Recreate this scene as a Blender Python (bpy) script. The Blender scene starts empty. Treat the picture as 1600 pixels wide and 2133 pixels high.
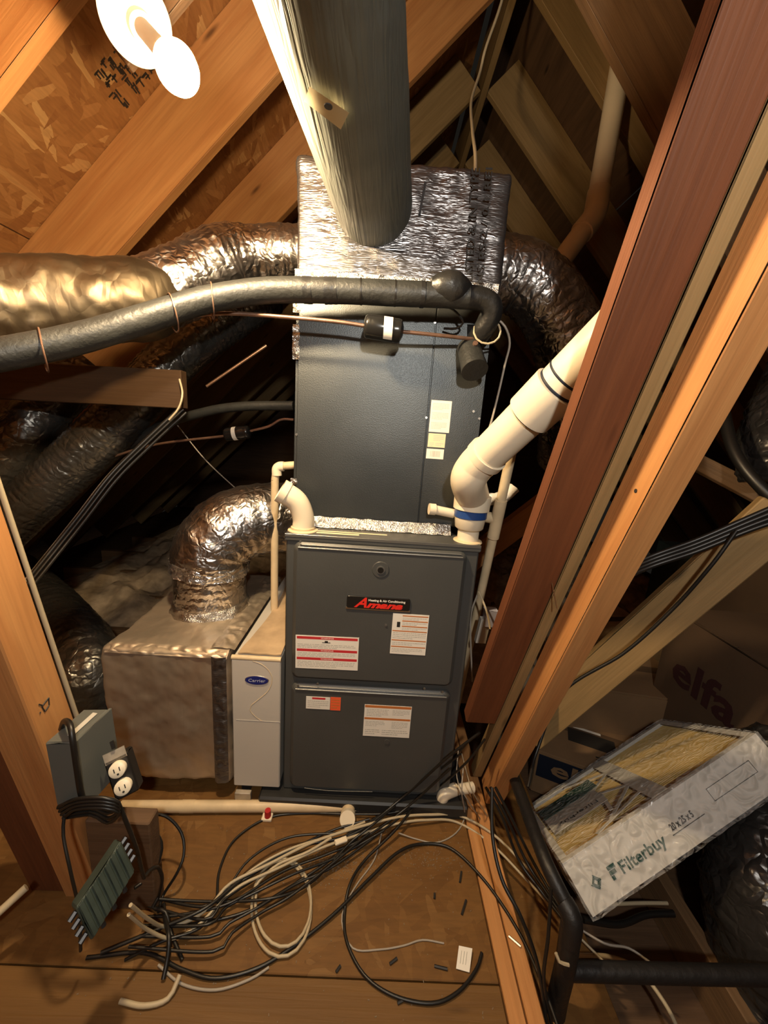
import bpy, bmesh, math, random
from mathutils import Vector, Matrix, noise, Euler
random.seed(7)
R = math.radians
SC = bpy.context.scene
COL = SC.collection
# ------------------------------------------------------------ camera
CAM = Vector((-.024, -1.023, 1.166)); F = 800.0
MROT = Euler((R(77.49), R(-3.86), R(-.25)), 'XYZ').to_matrix()
cd = bpy.data.cameras.new('camera'); cam = bpy.data.objects.new('camera', cd); COL.objects.link(cam)
cam.location = CAM; cam.rotation_euler = (R(77.49), R(-3.86), R(-.25))
cd.sensor_fit = 'HORIZONTAL'; cd.sensor_width = 36; cd.lens = 36 * F / 1600; cd.clip_start = .02; cd.clip_end = 60
SC.camera = cam
# ------------------------------------------------------------ world, lamps, exposure
w = bpy.data.worlds.new('world'); SC.world = w; w.use_nodes = True
w.node_tree.nodes['Background'].inputs[0].default_value = (.9, .8, .65, 1)
w.node_tree.nodes['Background'].inputs[1].default_value = .010
def lamp(name, loc, power, rad, col):
    l = bpy.data.lights.new(name, 'POINT'); l.energy = power; l.shadow_soft_size = rad; l.color = col
    o = bpy.data.objects.new(name, l); o.location = loc; COL.objects.link(o); return o
lamp('work_light', (.09, -1.40, 1.60), 46, .03, (1, .95, .86))      # second bulb hanging behind the photographer
BULB_STRENGTH = 1600
BULB_COL = (1.0, .74, .43)
SC.view_settings.view_transform = 'Standard'; SC.view_settings.look = 'None'
SC.view_settings.exposure = 0; SC.view_settings.gamma = 1; SC.view_settings.use_curve_mapping = False

# ------------------------------------------------------------ helpers
def P(px, py, x=None, y=None, z=None, d=None):
    v = MROT @ Vector(((px - 800) / F, -(py - 1066.5) / F, -1.0))
    if d is not None: t = d
    elif x is not None: t = (x - CAM.x) / v.x
    elif y is not None: t = (y - CAM.y) / v.y
    else: t = (z - CAM.z) / v.z
    return CAM + v * t
def D(px, py):
    return (MROT @ Vector(((px - 800) / F, -(py - 1066.5) / F, -1.0))).normalized()

MATS = {}
def newmat(name):
    m = bpy.data.materials.new(name); m.use_nodes = True; MATS[name] = m
    nt = m.node_tree; return m, nt, nt.nodes, nt.links, nt.nodes['Principled BSDF']
def ramp(N, stops):
    r = N.new('ShaderNodeValToRGB'); e = r.color_ramp.elements
    while len(e) < len(stops): e.new(.5)
    for i, (p, c) in enumerate(stops):
        e[i].position = p; e[i].color = (c[0], c[1], c[2], 1) if not isinstance(c, (int, float)) else (c, c, c, 1)
    return r
def coords(N, L, scale=(1, 1, 1), rot=(0, 0, 0), rnd=False):
    tc = N.new('ShaderNodeTexCoord'); mp = N.new('ShaderNodeMapping'); mp.inputs['Scale'].default_value = scale; mp.inputs['Rotation'].default_value = rot
    L.new(tc.outputs['Object'], mp.inputs['Vector'])
    if rnd:
        oi = N.new('ShaderNodeObjectInfo'); ml = N.new('ShaderNodeMath'); ml.operation = 'MULTIPLY'; ml.inputs[1].default_value = 23
        L.new(oi.outputs['Random'], ml.inputs[0]); L.new(ml.outputs[0], mp.inputs['Location'])
    return mp.outputs['Vector']
def simple(name, col, rough=.6, metal=0, bump=0, bscale=60, var=0, vscale=6, spec=.5, coat=0):
    m, nt, N, L, b = newmat(name)
    b.inputs['Base Color'].default_value = (*col, 1); b.inputs['Roughness'].default_value = rough; b.inputs['Metallic'].default_value = metal
    b.inputs['Specular IOR Level'].default_value = spec; b.inputs['Coat Weight'].default_value = coat
    v = coords(N, L)
    if var:
        n = N.new('ShaderNodeTexNoise'); n.inputs['Scale'].default_value = vscale; n.inputs['Detail'].default_value = 6; L.new(v, n.inputs['Vector'])
        r = ramp(N, [(.3, tuple(c * (1 - var) for c in col)), (.7, tuple(min(1, c * (1 + var)) for c in col))])
        L.new(n.outputs['Fac'], r.inputs['Fac']); L.new(r.outputs['Color'], b.inputs['Base Color'])
    if bump:
        n = N.new('ShaderNodeTexNoise'); n.inputs['Scale'].default_value = bscale; n.inputs['Detail'].default_value = 4; L.new(v, n.inputs['Vector'])
        bp = N.new('ShaderNodeBump'); bp.inputs['Strength'].default_value = bump; bp.inputs['Distance'].default_value = .004
        L.new(n.outputs['Fac'], bp.inputs['Height']); L.new(bp.outputs['Normal'], b.inputs['Normal'])
    return m
def wood(name, light, dark, knot=None, rough=.62, grain=1.0):
    m, nt, N, L, b = newmat(name)
    b.inputs['Roughness'].default_value = rough; b.inputs['Specular IOR Level'].default_value = .35
    v = coords(N, L, (1.3, 14, 14), rnd=True)
    n1 = N.new('ShaderNodeTexNoise'); n1.inputs['Scale'].default_value = 1.6; n1.inputs['Detail'].default_value = 7; n1.inputs['Distortion'].default_value = .8; L.new(v, n1.inputs['Vector'])
    r1 = ramp(N, [(.28, dark), (.72, light)]); L.new(n1.outputs['Fac'], r1.inputs['Fac'])
    v2 = coords(N, L, (2.5, 70, 70), rnd=True)
    n2 = N.new('ShaderNodeTexNoise'); n2.inputs['Scale'].default_value = 2; n2.inputs['Detail'].default_value = 5; n2.inputs['Distortion'].default_value = .4; L.new(v2, n2.inputs['Vector'])
    r2 = ramp(N, [(.35, .62), (.6, 1.0)]); L.new(n2.outputs['Fac'], r2.inputs['Fac'])
    mx = N.new('ShaderNodeMixRGB'); mx.blend_type = 'MULTIPLY'; mx.inputs[0].default_value = .32 * grain
    L.new(r1.outputs['Color'], mx.inputs[1]); L.new(r2.outputs['Color'], mx.inputs[2])
    v3 = coords(N, L, (2.2, 9, 9), rnd=True)
    vo = N.new('ShaderNodeTexVoronoi'); vo.inputs['Scale'].default_value = 1.1; L.new(v3, vo.inputs['Vector'])
    r3 = ramp(N, [(.03, 1.0), (.11, 0.0)]); L.new(vo.outputs['Distance'], r3.inputs['Fac'])
    mk = N.new('ShaderNodeMixRGB'); mk.inputs[2].default_value = (*(knot or tuple(c * .35 for c in dark)), 1)
    L.new(r3.outputs['Color'], mk.inputs[0]); L.new(mx.outputs[0], mk.inputs[1]); L.new(mk.outputs[0], b.inputs['Base Color'])
    bp = N.new('ShaderNodeBump'); bp.inputs['Strength'].default_value = .35; bp.inputs['Distance'].default_value = .003
    L.new(n2.outputs['Fac'], bp.inputs['Height']); L.new(bp.outputs['Normal'], b.inputs['Normal'])
    return m
def osb(name, cols, s=1.0):
    m, nt, N, L, b = newmat(name)
    b.inputs['Roughness'].default_value = .6; b.inputs['Specular IOR Level'].default_value = .35
    prev = None; hprev = None
    for i, (ang, sx, sy, thr) in enumerate([(0, 9, 30, 0), (28, 10, 34, .42), (-35, 8, 36, .5), (75, 12, 40, .62), (-8, 9, 44, .7)]):
        tc = N.new('ShaderNodeTexCoord'); m1 = N.new('ShaderNodeMapping'); m1.inputs['Rotation'].default_value = (0, 0, R(ang)); m1.inputs['Location'].default_value = (i * 3.1, i * 1.7, 0)
        m2 = N.new('ShaderNodeMapping'); m2.inputs['Scale'].default_value = (sx * s, sy * s, 4)
        L.new(tc.outputs['Object'], m1.inputs['Vector']); L.new(m1.outputs[0], m2.inputs['Vector'])
        nz = N.new('ShaderNodeTexNoise'); nz.inputs['Scale'].default_value = 1.2; nz.inputs['Detail'].default_value = 3; L.new(m2.outputs[0], nz.inputs['Vector'])
        ad = N.new('ShaderNodeMixRGB'); ad.blend_type = 'ADD'; ad.inputs[0].default_value = .6; L.new(m2.outputs[0], ad.inputs[1]); L.new(nz.outputs['Color'], ad.inputs[2])
        vo = N.new('ShaderNodeTexVoronoi'); vo.inputs['Scale'].default_value = 1; L.new(ad.outputs[0], vo.inputs['Vector'])
        se = N.new('ShaderNodeSeparateColor'); L.new(vo.outputs['Color'], se.inputs[0])
        r = ramp(N, [(0, cols[0]), (.45, cols[1]), (.85, cols[2]), (1, cols[3])]); L.new(se.outputs[0], r.inputs['Fac'])
        if prev is None: prev = r.outputs['Color']; hprev = se.outputs[1]
        else:
            gt = N.new('ShaderNodeMath'); gt.operation = 'GREATER_THAN'; gt.inputs[1].default_value = thr; L.new(se.outputs[2], gt.inputs[0])
            mx = N.new('ShaderNodeMixRGB'); L.new(gt.outputs[0], mx.inputs[0]); L.new(prev, mx.inputs[1]); L.new(r.outputs['Color'], mx.inputs[2]); prev = mx.outputs[0]
            mh = N.new('ShaderNodeMixRGB'); L.new(gt.outputs[0], mh.inputs[0]); L.new(hprev, mh.inputs[1]); L.new(se.outputs[1], mh.inputs[2]); hprev = mh.outputs[0]
    # fine fibre
    v = coords(N, L, (10, 60, 20)); n = N.new('ShaderNodeTexNoise'); n.inputs['Scale'].default_value = 2; n.inputs['Detail'].default_value = 6; L.new(v, n.inputs['Vector'])
    rr = ramp(N, [(.3, .72), (.65, 1.0)]); L.new(n.outputs['Fac'], rr.inputs['Fac'])
    mx = N.new('ShaderNodeMixRGB'); mx.blend_type = 'MULTIPLY'; mx.inputs[0].default_value = .7; L.new(prev, mx.inputs[1]); L.new(rr.outputs['Color'], mx.inputs[2])
    L.new(mx.outputs[0], b.inputs['Base Color'])
    bp = N.new('ShaderNodeBump'); bp.inputs['Strength'].default_value = .5; bp.inputs['Distance'].default_value = .002
    L.new(hprev, bp.inputs['Height']); L.new(bp.outputs['Normal'], b.inputs['Normal'])
    return m
def foil(name, col=(.72, .72, .73), rough=.3, scale=28, strength=.8, stretch=(1, 1, 1), dist=.012, dirt=.35, metal=1.0):
    m, nt, N, L, b = newmat(name)
    b.inputs['Metallic'].default_value = metal; b.inputs['Roughness'].default_value = rough
    v = coords(N, L, stretch)
    n = N.new('ShaderNodeTexNoise'); n.noise_type = 'RIDGED_MULTIFRACTAL'; n.inputs['Scale'].default_value = scale * .35; n.inputs['Detail'].default_value = 5; n.inputs['Distortion'].default_value = .8; L.new(v, n.inputs['Vector'])
    n2 = N.new('ShaderNodeTexVoronoi'); n2.feature = 'DISTANCE_TO_EDGE'; n2.inputs['Scale'].default_value = scale * 1.3
    nz = N.new('ShaderNodeTexNoise'); nz.inputs['Scale'].default_value = scale * .6; nz.inputs['Detail'].default_value = 3; L.new(v, nz.inputs['Vector'])
    ad = N.new('ShaderNodeMixRGB'); ad.blend_type = 'ADD'; ad.inputs[0].default_value = .12; L.new(v, ad.inputs[1]); L.new(nz.outputs['Color'], ad.inputs[2]); L.new(ad.outputs[0], n2.inputs['Vector'])
    mt = N.new('ShaderNodeMath'); mt.operation = 'MULTIPLY_ADD'; mt.inputs[1].default_value = .55; L.new(n2.outputs['Distance'], mt.inputs[0]); L.new(n.outputs['Fac'], mt.inputs[2])
    bp = N.new('ShaderNodeBump'); bp.inputs['Strength'].default_value = strength; bp.inputs['Distance'].default_value = dist
    L.new(mt.outputs[0], bp.inputs['Height']); L.new(bp.outputs['Normal'], b.inputs['Normal'])
    n3 = N.new('ShaderNodeTexNoise'); n3.inputs['Scale'].default_value = 7; n3.inputs['Detail'].default_value = 6; L.new(coords(N, L), n3.inputs['Vector'])
    r = ramp(N, [(.35, tuple(c * (1 - dirt) for c in col)), (.6, col)]); L.new(n3.outputs['Fac'], r.inputs['Fac']); L.new(r.outputs['Color'], b.inputs['Base Color'])
    r2 = ramp(N, [(.3, min(1, rough + .2)), (.7, rough)]); L.new(n3.outputs['Fac'], r2.inputs['Fac']); L.new(r2.outputs['Color'], b.inputs['Roughness'])
    return m

M = {}
M['pine'] = wood('pine', (.56, .27, .095), (.44, .185, .06))
M['pine_red'] = wood('pine_reddish', (.175, .060, .022), (.12, .038, .014))
M['pine_pale'] = wood('pine_pale', (.34, .22, .095), (.25, .16, .065))
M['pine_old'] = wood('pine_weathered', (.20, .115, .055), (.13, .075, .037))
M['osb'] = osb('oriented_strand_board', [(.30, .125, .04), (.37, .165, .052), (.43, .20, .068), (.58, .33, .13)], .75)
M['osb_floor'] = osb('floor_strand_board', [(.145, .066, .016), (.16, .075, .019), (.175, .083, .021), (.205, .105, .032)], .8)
M['ply'] = wood('plywood', (.175, .088, .024), (.13, .063, .017), grain=.5)
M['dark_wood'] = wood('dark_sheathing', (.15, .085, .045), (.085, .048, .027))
M['furnace'] = simple('grey_enamel', (.062, .064, .062), .42, .0, .08, 300, .1, 4, .5)
M['furnace_lip'] = simple('worn_grey_edge', (.2, .2, .19), .32, .6)
def coilmat():
    m, nt, N, L, b = newmat('grey_stucco_steel')
    b.inputs['Metallic'].default_value = .75
    v = coords(N, L)
    vo = N.new('ShaderNodeTexVoronoi'); vo.inputs['Scale'].default_value = 420; L.new(v, vo.inputs['Vector'])
    bp = N.new('ShaderNodeBump'); bp.inputs['Strength'].default_value = .5; bp.inputs['Distance'].default_value = .0005
    L.new(vo.outputs['Distance'], bp.inputs['Height']); L.new(bp.outputs['Normal'], b.inputs['Normal'])
    n = N.new('ShaderNodeTexNoise'); n.inputs['Scale'].default_value = 5; n.inputs['Detail'].default_value = 5; L.new(v, n.inputs['Vector'])
    r = ramp(N, [(.3, (.062, .068, .070)), (.7, (.082, .088, .090))]); L.new(n.outputs['Fac'], r.inputs['Fac']); L.new(r.outputs['Color'], b.inputs['Base Color'])
    b.inputs['Roughness'].default_value = .40
    return m
M['coil'] = coilmat()
M['foil'] = foil('foil_facing', rough=.3, stretch=(1, 1, 1.0), scale=30, strength=.75)
M['foil_smooth'] = foil('foil_wrap_dusty', (.20, .155, .10), .40, 17, .5, (1, 1, .5), .010)
M['foil_return'] = foil('return_box_foil', (.62, .52, .40), .42, 9, .4, (1, 1, .5), .012, .3, metal=.85)
M['foil_box'] = foil('foil_board', (.19, .18, .18), .22, 34, .55, (.4, 1, 2.4), .006, .2, metal=.85)
M['flex'] = foil('flex_jacket', (.55, .52, .50), .22, 22, .75, (1, 1, 1), .013)
M['flex_dark'] = foil('dark_flex_jacket', (.13, .125, .115), .2, 18, .8, (1, 1, 1), .014, metal=.75)
M['flex_black'] = foil('black_flex_jacket', (.045, .042, .04), .22, 16, 1.0, (1, 1, 1), .02, metal=.4)
M['duct'] = foil('dull_duct_wrap', (.15, .16, .14), .42, 26, .7, (1.8, .07, 1.8), .008, .2, metal=.25)
M['tape'] = foil('foil_tape', (.55, .52, .48), .28, 60, .6, (1, 1, 1), .006, .3)
M['pvc'] = simple('white_pvc', (.80, .70, .53), .35, 0, .05, 40, .05, 8)
M['pvc_aged'] = simple('aged_cream_pvc', (.66, .52, .33), .42, 0, .08, 60, .12, 20)
M['blue'] = simple('blue_primer', (.02, .06, .22), .35)
M['rubber'] = simple('black_pipe_insulation', (.020, .021, .020), .5, 0, .35, 120, .25, 20)
M['rubber_shiny'] = simple('black_tape', (.014, .014, .014), .4, 0, .5, 60)
M['cable_black'] = simple('black_cable_jacket', (.010, .009, .008), .4)
M['cable_white'] = simple('cream_cable_jacket', (.46, .38, .25), .45, 0, .1, 60)
M['cable_grey'] = simple('grey_wire_jacket', (.33, .29, .24), .5)
M['copper'] = simple('dull_copper', (.26, .155, .11), .42, .7, .05, 80, .2, 30)
M['black_paint'] = simple('black_gloss_paint', (.012, .012, .012), .22)
M['white_label'] = simple('white_label_paper', (.80, .76, .68), .6)
M['cream_label'] = simple('cream_label_paper', (.72, .64, .42), .6)
M['label_text'] = simple('grey_print', (.48, .46, .41), .7)
M['red'] = simple('red_print', (.55, .03, .035), .55)
M['orange'] = simple('orange_print', (.52, .17, .04), .55)
M['red_label'] = simple('red_orange_label', (.85, .12, .04), .55)
M['ink'] = simple('black_print', (.02, .018, .016), .6)
M['logo_red'] = simple('logo_red', (.75, .03, .02), .4)
M['steel'] = simple('bright_steel', (.7, .68, .64), .3, 1)
M['dark_steel'] = simple('dark_steel', (.05, .05, .052), .4, .6)
M['cabinet_white'] = simple('beige_painted_steel', (.56, .52, .46), .45, 0, .04, 80, .04, 3)
M['card'] = simple('cardboard', (.21, .125, .062), .8, 0, .15, 90, .12, 5)
M['card_dust'] = simple('dusty_tan_board', (.46, .33, .20), .8, 0, .3, 60, .25, 12)
M['card_dark'] = simple('brown_cardboard', (.095, .055, .028), .85, 0, .15, 90, .12, 5)
M['navy'] = simple('navy_print', (.005, .009, .022), .6)
M['badge_blue'] = simple('badge_blue', (.012, .02, .16), .3)
M['badge_grey'] = simple('badge_letter_grey', (.45, .47, .6), .4)
M['elfa'] = simple('dark_maroon_print', (.045, .012, .012), .7)
M['grey_box'] = simple('grey_box_paint', (.10, .105, .095), .5, 0, .05, 60)
M['porcelain'] = simple('white_porcelain', (.85, .83, .78), .25)
M['outlet'] = simple('ivory_plastic', (.80, .72, .56), .4)
M['splitter'] = simple('dull_green_aluminium', (.055, .075, .062), .45, .3, .1, 60, .2, 20)
M['filter_frame'] = simple('white_card_frame', (.62, .60, .55), .45, 0, .1, 30, .05, 6)
M['pleat'] = simple('yellow_pleated_media', (.52, .36, .12), .8, 0, .2, 80, .15, 10)
M['green_print'] = simple('dark_green_print', (.015, .07, .055), .6)
M['batt'] = simple('brown_kraft_insulation', (.42, .32, .21), .9, 0, .8, 40, .35, 14)
M['pan'] = simple('black_plastic_pan', (.02, .02, .02), .45)
M['red_plastic'] = simple('red_plastic', (.45, .02, .02), .4)
M['rust'] = simple('rusty_galvanised', (.42, .37, .30), .45, .5, .2, 60, .45, 18)
def filmmat():
    m, nt, N, L, b = newmat('shrink_wrap_film')
    b.inputs['Base Color'].default_value = (1, 1, 1, 1); b.inputs['Roughness'].default_value = .20
    b.inputs['Alpha'].default_value = .16; b.inputs['Specular IOR Level'].default_value = 1
    n = N.new('ShaderNodeTexNoise'); n.noise_type = 'RIDGED_MULTIFRACTAL'; n.inputs['Scale'].default_value = 22; n.inputs['Detail'].default_value = 5; n.inputs['Distortion'].default_value = 1.5
    L.new(coords(N, L, (1, 1, 1)), n.inputs['Vector'])
    bp = N.new('ShaderNodeBump'); bp.inputs['Strength'].default_value = 1; bp.inputs['Distance'].default_value = .08
    L.new(n.outputs['Fac'], bp.inputs['Height']); L.new(bp.outputs['Normal'], b.inputs['Normal'])
    return m
M['film'] = filmmat()
M['beam_shaded'] = wood('shaded_brown_board', (.075, .040, .019), (.05, .026, .012))  # collar board brown, with the shadow of duct and pipe put into the colour
M['crumb'] = simple('grey_crumb', (.20, .15, .10), .9)
M['frame_dark'] = simple('dark_foam', (.010, .009, .009), .5, 0, .6, 40)
def glow(name, col, s):
    m, nt, N, L, b = newmat(name); b.inputs['Base Color'].default_value = (1, 1, 1, 1)
    b.inputs['Emission Color'].default_value = (*col, 1); b.inputs['Emission Strength'].default_value = s; return m
M['bulb'] = glow('lit_bulb', BULB_COL, BULB_STRENGTH)

def mk(name, bm, mat, parent=None, smooth=False, matrix=None):
    me = bpy.data.meshes.new(name)
    bmesh.ops.recalc_face_normals(bm, faces=bm.faces)
    bm.to_mesh(me); bm.free()
    if smooth:
        for p in me.polygons: p.use_smooth = True
        if len(me.polygons) < 6000: me.set_sharp_from_angle(angle=R(50))
    if mat is not None: me.materials.append(M[mat] if isinstance(mat, str) else mat)
    o = bpy.data.objects.new(name, me); COL.objects.link(o)
    if matrix is not None: o.matrix_world = matrix
    if parent is not None:
        o.parent = parent
        if parent.matrix_world != Matrix.Identity(4) and matrix is None: pass
    return o
def tag(o, label=None, cat=None, group=None, kind=None):
    if label: o['label'] = label
    if cat: o['category'] = cat
    if group: o['group'] = group
    if kind: o['kind'] = kind
    return o
def thing(name, label, cat, group=None, kind=None):
    o = bpy.data.objects.new(name, None); o.empty_display_size = .05; COL.objects.link(o)
    return tag(o, label, cat, group, kind)
def obb(bm, o, a, b, c):
    """box from corner o with edge vectors a, b, c"""
    o, a, b, c = map(Vector, (o, a, b, c))
    vs = [bm.verts.new(o + a * i + b * j + c * k) for k in (0, 1) for j in (0, 1) for i in (0, 1)]
    fs = []
    for q in ((0, 1, 3, 2), (4, 5, 7, 6), (0, 1, 5, 4), (2, 3, 7, 6), (0, 2, 6, 4), (1, 3, 7, 5)): fs.append(bm.faces.new([vs[i] for i in q]))
    return vs, fs
def box(bm, x0, x1, y0, y1, z0, z1): return obb(bm, (x0, y0, z0), (x1 - x0, 0, 0), (0, y1 - y0, 0), (0, 0, z1 - z0))
def bev(bm, w=.002, seg=1):
    bmesh.ops.bevel(bm, geom=bm.edges[:], offset=w, segments=seg, affect='EDGES', clamp_overlap=True)
def bxo(name, mat, parent, *a, bevel=.0015):
    bm = bmesh.new(); box(bm, *a)
    if bevel: bev(bm, bevel)
    return mk(name, bm, mat, parent)
def beam(name, mat, parent, o, a, b, c, bevel=.002):
    """timber with corner o, length vector a, section vectors b, c; local X runs along the grain"""
    o, a, b, c = map(Vector, (o, a, b, c))
    X = a.normalized(); Y = (b - X * b.dot(X)).normalized(); Z = X.cross(Y)
    m = Matrix((X, Y, Z)).transposed(); mi = m.transposed()
    bm = bmesh.new(); obb(bm, (0, 0, 0), mi @ a, mi @ b, mi @ c)
    if bevel: bev(bm, bevel)
    return mk(name, bm, mat, parent, matrix=Matrix.Translation(o) @ m.to_4x4())
def catmull(pts, step=.01):
    pts = [Vector(p) for p in pts]
    if len(pts) == 2: ext = [pts[0] * 2 - pts[1]] + pts + [pts[1] * 2 - pts[0]]
    else: ext = [pts[0] * 2 - pts[1]] + pts + [pts[-1] * 2 - pts[-2]]
    out = []
    for i in range(1, len(ext) - 2):
        p0, p1, p2, p3 = ext[i - 1:i + 3]; n = max(1, int((p2 - p1).length / step))
        for k in range(n):
            t = k / n
            out.append(.5 * ((2 * p1) + (p2 - p0) * t + (2 * p0 - 5 * p1 + 4 * p2 - p3) * t * t + (3 * p1 - p0 - 3 * p2 + p3) * t ** 3))
    out.append(ext[-2]); return out
def tube(bm, pts, rad, seg=10, cap=True, step=.01, disp=None, smoothpath=True, flat=1.0):
    path = catmull(pts, step) if smoothpath else [Vector(p) for p in pts]
    n = len(path); rings = []; T = (path[1] - path[0]).normalized()
    ref = Vector((0, 0, 1)) if abs(T.z) < .9 else Vector((0, 1, 0))
    U = (ref - T * ref.dot(T)).normalized(); s = 0
    for i, p in enumerate(path):
        t = (path[min(i + 1, n - 1)] - path[max(i - 1, 0)])
        t = t.normalized() if t.length > 1e-9 else T
        U = (U - t * U.dot(t)).normalized(); V = t.cross(U); T = t
        if i: s += (p - path[i - 1]).length
        r = rad(s, i / (n - 1)) if callable(rad) else rad
        ring = []
        for k in range(seg):
            a = 2 * math.pi * k / seg; dirn = U * math.cos(a) + V * math.sin(a) * flat
            rr = r * (1 + (disp(p + dirn * r, s, a) if disp else 0))
            ring.append(bm.verts.new(p + dirn * rr))
        rings.append(ring)
    for A, B in zip(rings, rings[1:]):
        for k in range(seg): bm.faces.new((A[k], A[(k + 1) % seg], B[(k + 1) % seg], B[k]))
    if cap: bm.faces.new(rings[0][::-1]); bm.faces.new(rings[-1])
    return rings
def tubo(name, mat, parent, pts, rad, seg=10, **k):
    bm = bmesh.new(); tube(bm, pts, rad, seg, **k); return mk(name, bm, mat, parent, True)
def crumple(a1=.035, a2=.02, ridge=0, pitch=.03, sc=9, seed=0):
    off = Vector((seed * 3.7, seed * 1.3, seed * 2.1))
    def f(p, s, a):
        v = a1 * noise.noise((p + off) * sc) + a2 * noise.noise((p + off) * sc * 3.5) + a2 * .5 * (abs(noise.noise((p + off) * sc * 8)))
        if ridge: v += ridge * (.5 + .5 * math.sin(2 * math.pi * (s / pitch) + a)) ** 2
        return v
    return f
def flex(name, label, cat, pts, r, mat, group=None, seg=56, step=.008, **k):
    bm = bmesh.new(); tube(bm, pts, r, seg, step=step, disp=crumple(**k))
    o = mk(name, bm, mat, None, True); return tag(o, label, cat, group)
def disc(bm, c, n, r, h, seg=24, r2=None):
    n = Vector(n).normalized(); tube(bm, [Vector(c), Vector(c) + n * h], (lambda s, t: r + ((r2 if r2 is not None else r) - r) * t), seg, step=10, smoothpath=False)
def rrect_pts(x0, x1, z0, z1, r, n=6):
    out = []
    for cx, cz, a0 in ((x1 - r, z1 - r, 0), (x0 + r, z1 - r, 90), (x0 + r, z0 + r, 180), (x1 - r, z0 + r, 270)):
        for i in range(n + 1):
            a = R(a0 + 90 * i / n); out.append((cx + r * math.cos(a), cz + r * math.sin(a)))
    return out
def rprism(bm, x0, x1, z0, z1, y0, y1, r, ch=0):
    """rounded rectangle in the XZ plane from y1 (back) to y0 (front), chamfered front edge"""
    lo = [(x, y1, z) for x, z in rrect_pts(x0, x1, z0, z1, r)]
    lay = [lo]
    if ch:
        lay.append([(x, y0 + ch, z) for x, z in rrect_pts(x0, x1, z0, z1, r)])
        lay.append([(x, y0, z) for x, z in rrect_pts(x0 + ch, x1 - ch, z0 + ch, z1 - ch, max(r - ch, .001))])
    else: lay.append([(x, y0, z) for x, z in rrect_pts(x0, x1, z0, z1, r)])
    L_ = [[bm.verts.new(p) for p in l] for l in lay]; n = len(lo)
    for A, B in zip(L_, L_[1:]):
        for k in range(n): bm.faces.new((A[k], A[(k + 1) % n], B[(k + 1) % n], B[k]))
    bm.faces.new(L_[0]); bm.faces.new(L_[-1][::-1])
def frame(o, right, up):
    X = Vector(right).normalized(); Y = Vector(up); Y = (Y - X * Y.dot(X)).normalized(); Z = X.cross(Y)
    m = Matrix((X, Y, Z)).transposed().to_4x4(); m.translation = Vector(o); return m
def text(name, s, mat, parent, fr, size, width=None, depth=.0003, shear=0, bold=0, align='LEFT'):
    cu = bpy.data.curves.new(name, 'FONT'); cu.body = s; cu.size = size; cu.extrude = depth; cu.shear = shear; cu.offset = bold; cu.align_x = align; cu.resolution_u = 2
    t = bpy.data.objects.new('tmp', cu); COL.objects.link(t)
    bpy.context.view_layer.update()
    me = bpy.data.meshes.new_from_object(t.evaluated_get(bpy.context.evaluated_depsgraph_get()))
    bpy.data.objects.remove(t)
    if width:
        xs = [v.co.x for v in me.vertices]; wd = max(xs) - min(xs); k = width / wd
        for v in me.vertices: v.co.x *= k
    me.transform(fr); me.materials.clear(); me.materials.append(M[mat]); me.name = name
    o = bpy.data.objects.new(name, me); COL.objects.link(o); o.parent = parent; return o
def plate(name, mat, parent, fr, x0, x1, y0, y1, t=.0006, z=0):
    bm = bmesh.new(); box(bm, x0, x1, y0, y1, z, z + t); bm.transform(fr); return mk(name, bm, mat, parent)

# ============================================================ SETTING
FZ = -.05
CL = 2.718                       # left rafters: lower edge z = x + CL
RX, RZ = .43, 3.148              # ridge board, left face x and lower edge z
XR = RX + .038; CR = RZ + XR     # right rafters: lower edge z = CR - x
floor = thing('floor', None, None, kind='structure')
yS = -.405
def slab(name, mat, par, x0, x1, y0, y1, z0, z1, b=.002):
    return beam(name, mat, par, (x0, y0, z0), (x1 - x0, 0, 0), (0, y1 - y0, 0), (0, 0, z1 - z0), b)
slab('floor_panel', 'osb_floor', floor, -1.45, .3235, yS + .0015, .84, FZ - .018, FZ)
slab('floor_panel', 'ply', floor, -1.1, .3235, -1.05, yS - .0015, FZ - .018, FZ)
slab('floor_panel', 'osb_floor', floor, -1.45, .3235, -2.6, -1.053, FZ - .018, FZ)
for x0, y0, x1, y1 in ((.328, -2.6, .366, 1.6), (.369, -2.6, .407, 1.6)):
    beam('joist', 'pine', floor, (x0, y0, FZ - .2), (0, y1 - y0, 0), (x1 - x0, 0, 0), (0, 0, .2), .003)
slab('floor_panel', 'osb_floor', floor, .41, .62, -1.3, .25, FZ - .12, FZ - .10)
for x0 in (.93, 1.34, 1.75): beam('joist', 'pine_old', floor, (x0, -2.6, -.29), (0, 7, 0), (.038, 0, 0), (0, 0, .14), .003)
for y0 in (.95, 1.36, 1.77, 2.18, 2.6): beam('joist', 'pine_old', floor, (-2.4, y0, -.22), (2.7, 0, 0), (0, .038, 0), (0, 0, .17), .003)
slab('subfloor', 'dark_wood', floor, -3.2, 3.2, -2.8, 5.0, -.32, -.29, 0)
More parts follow.
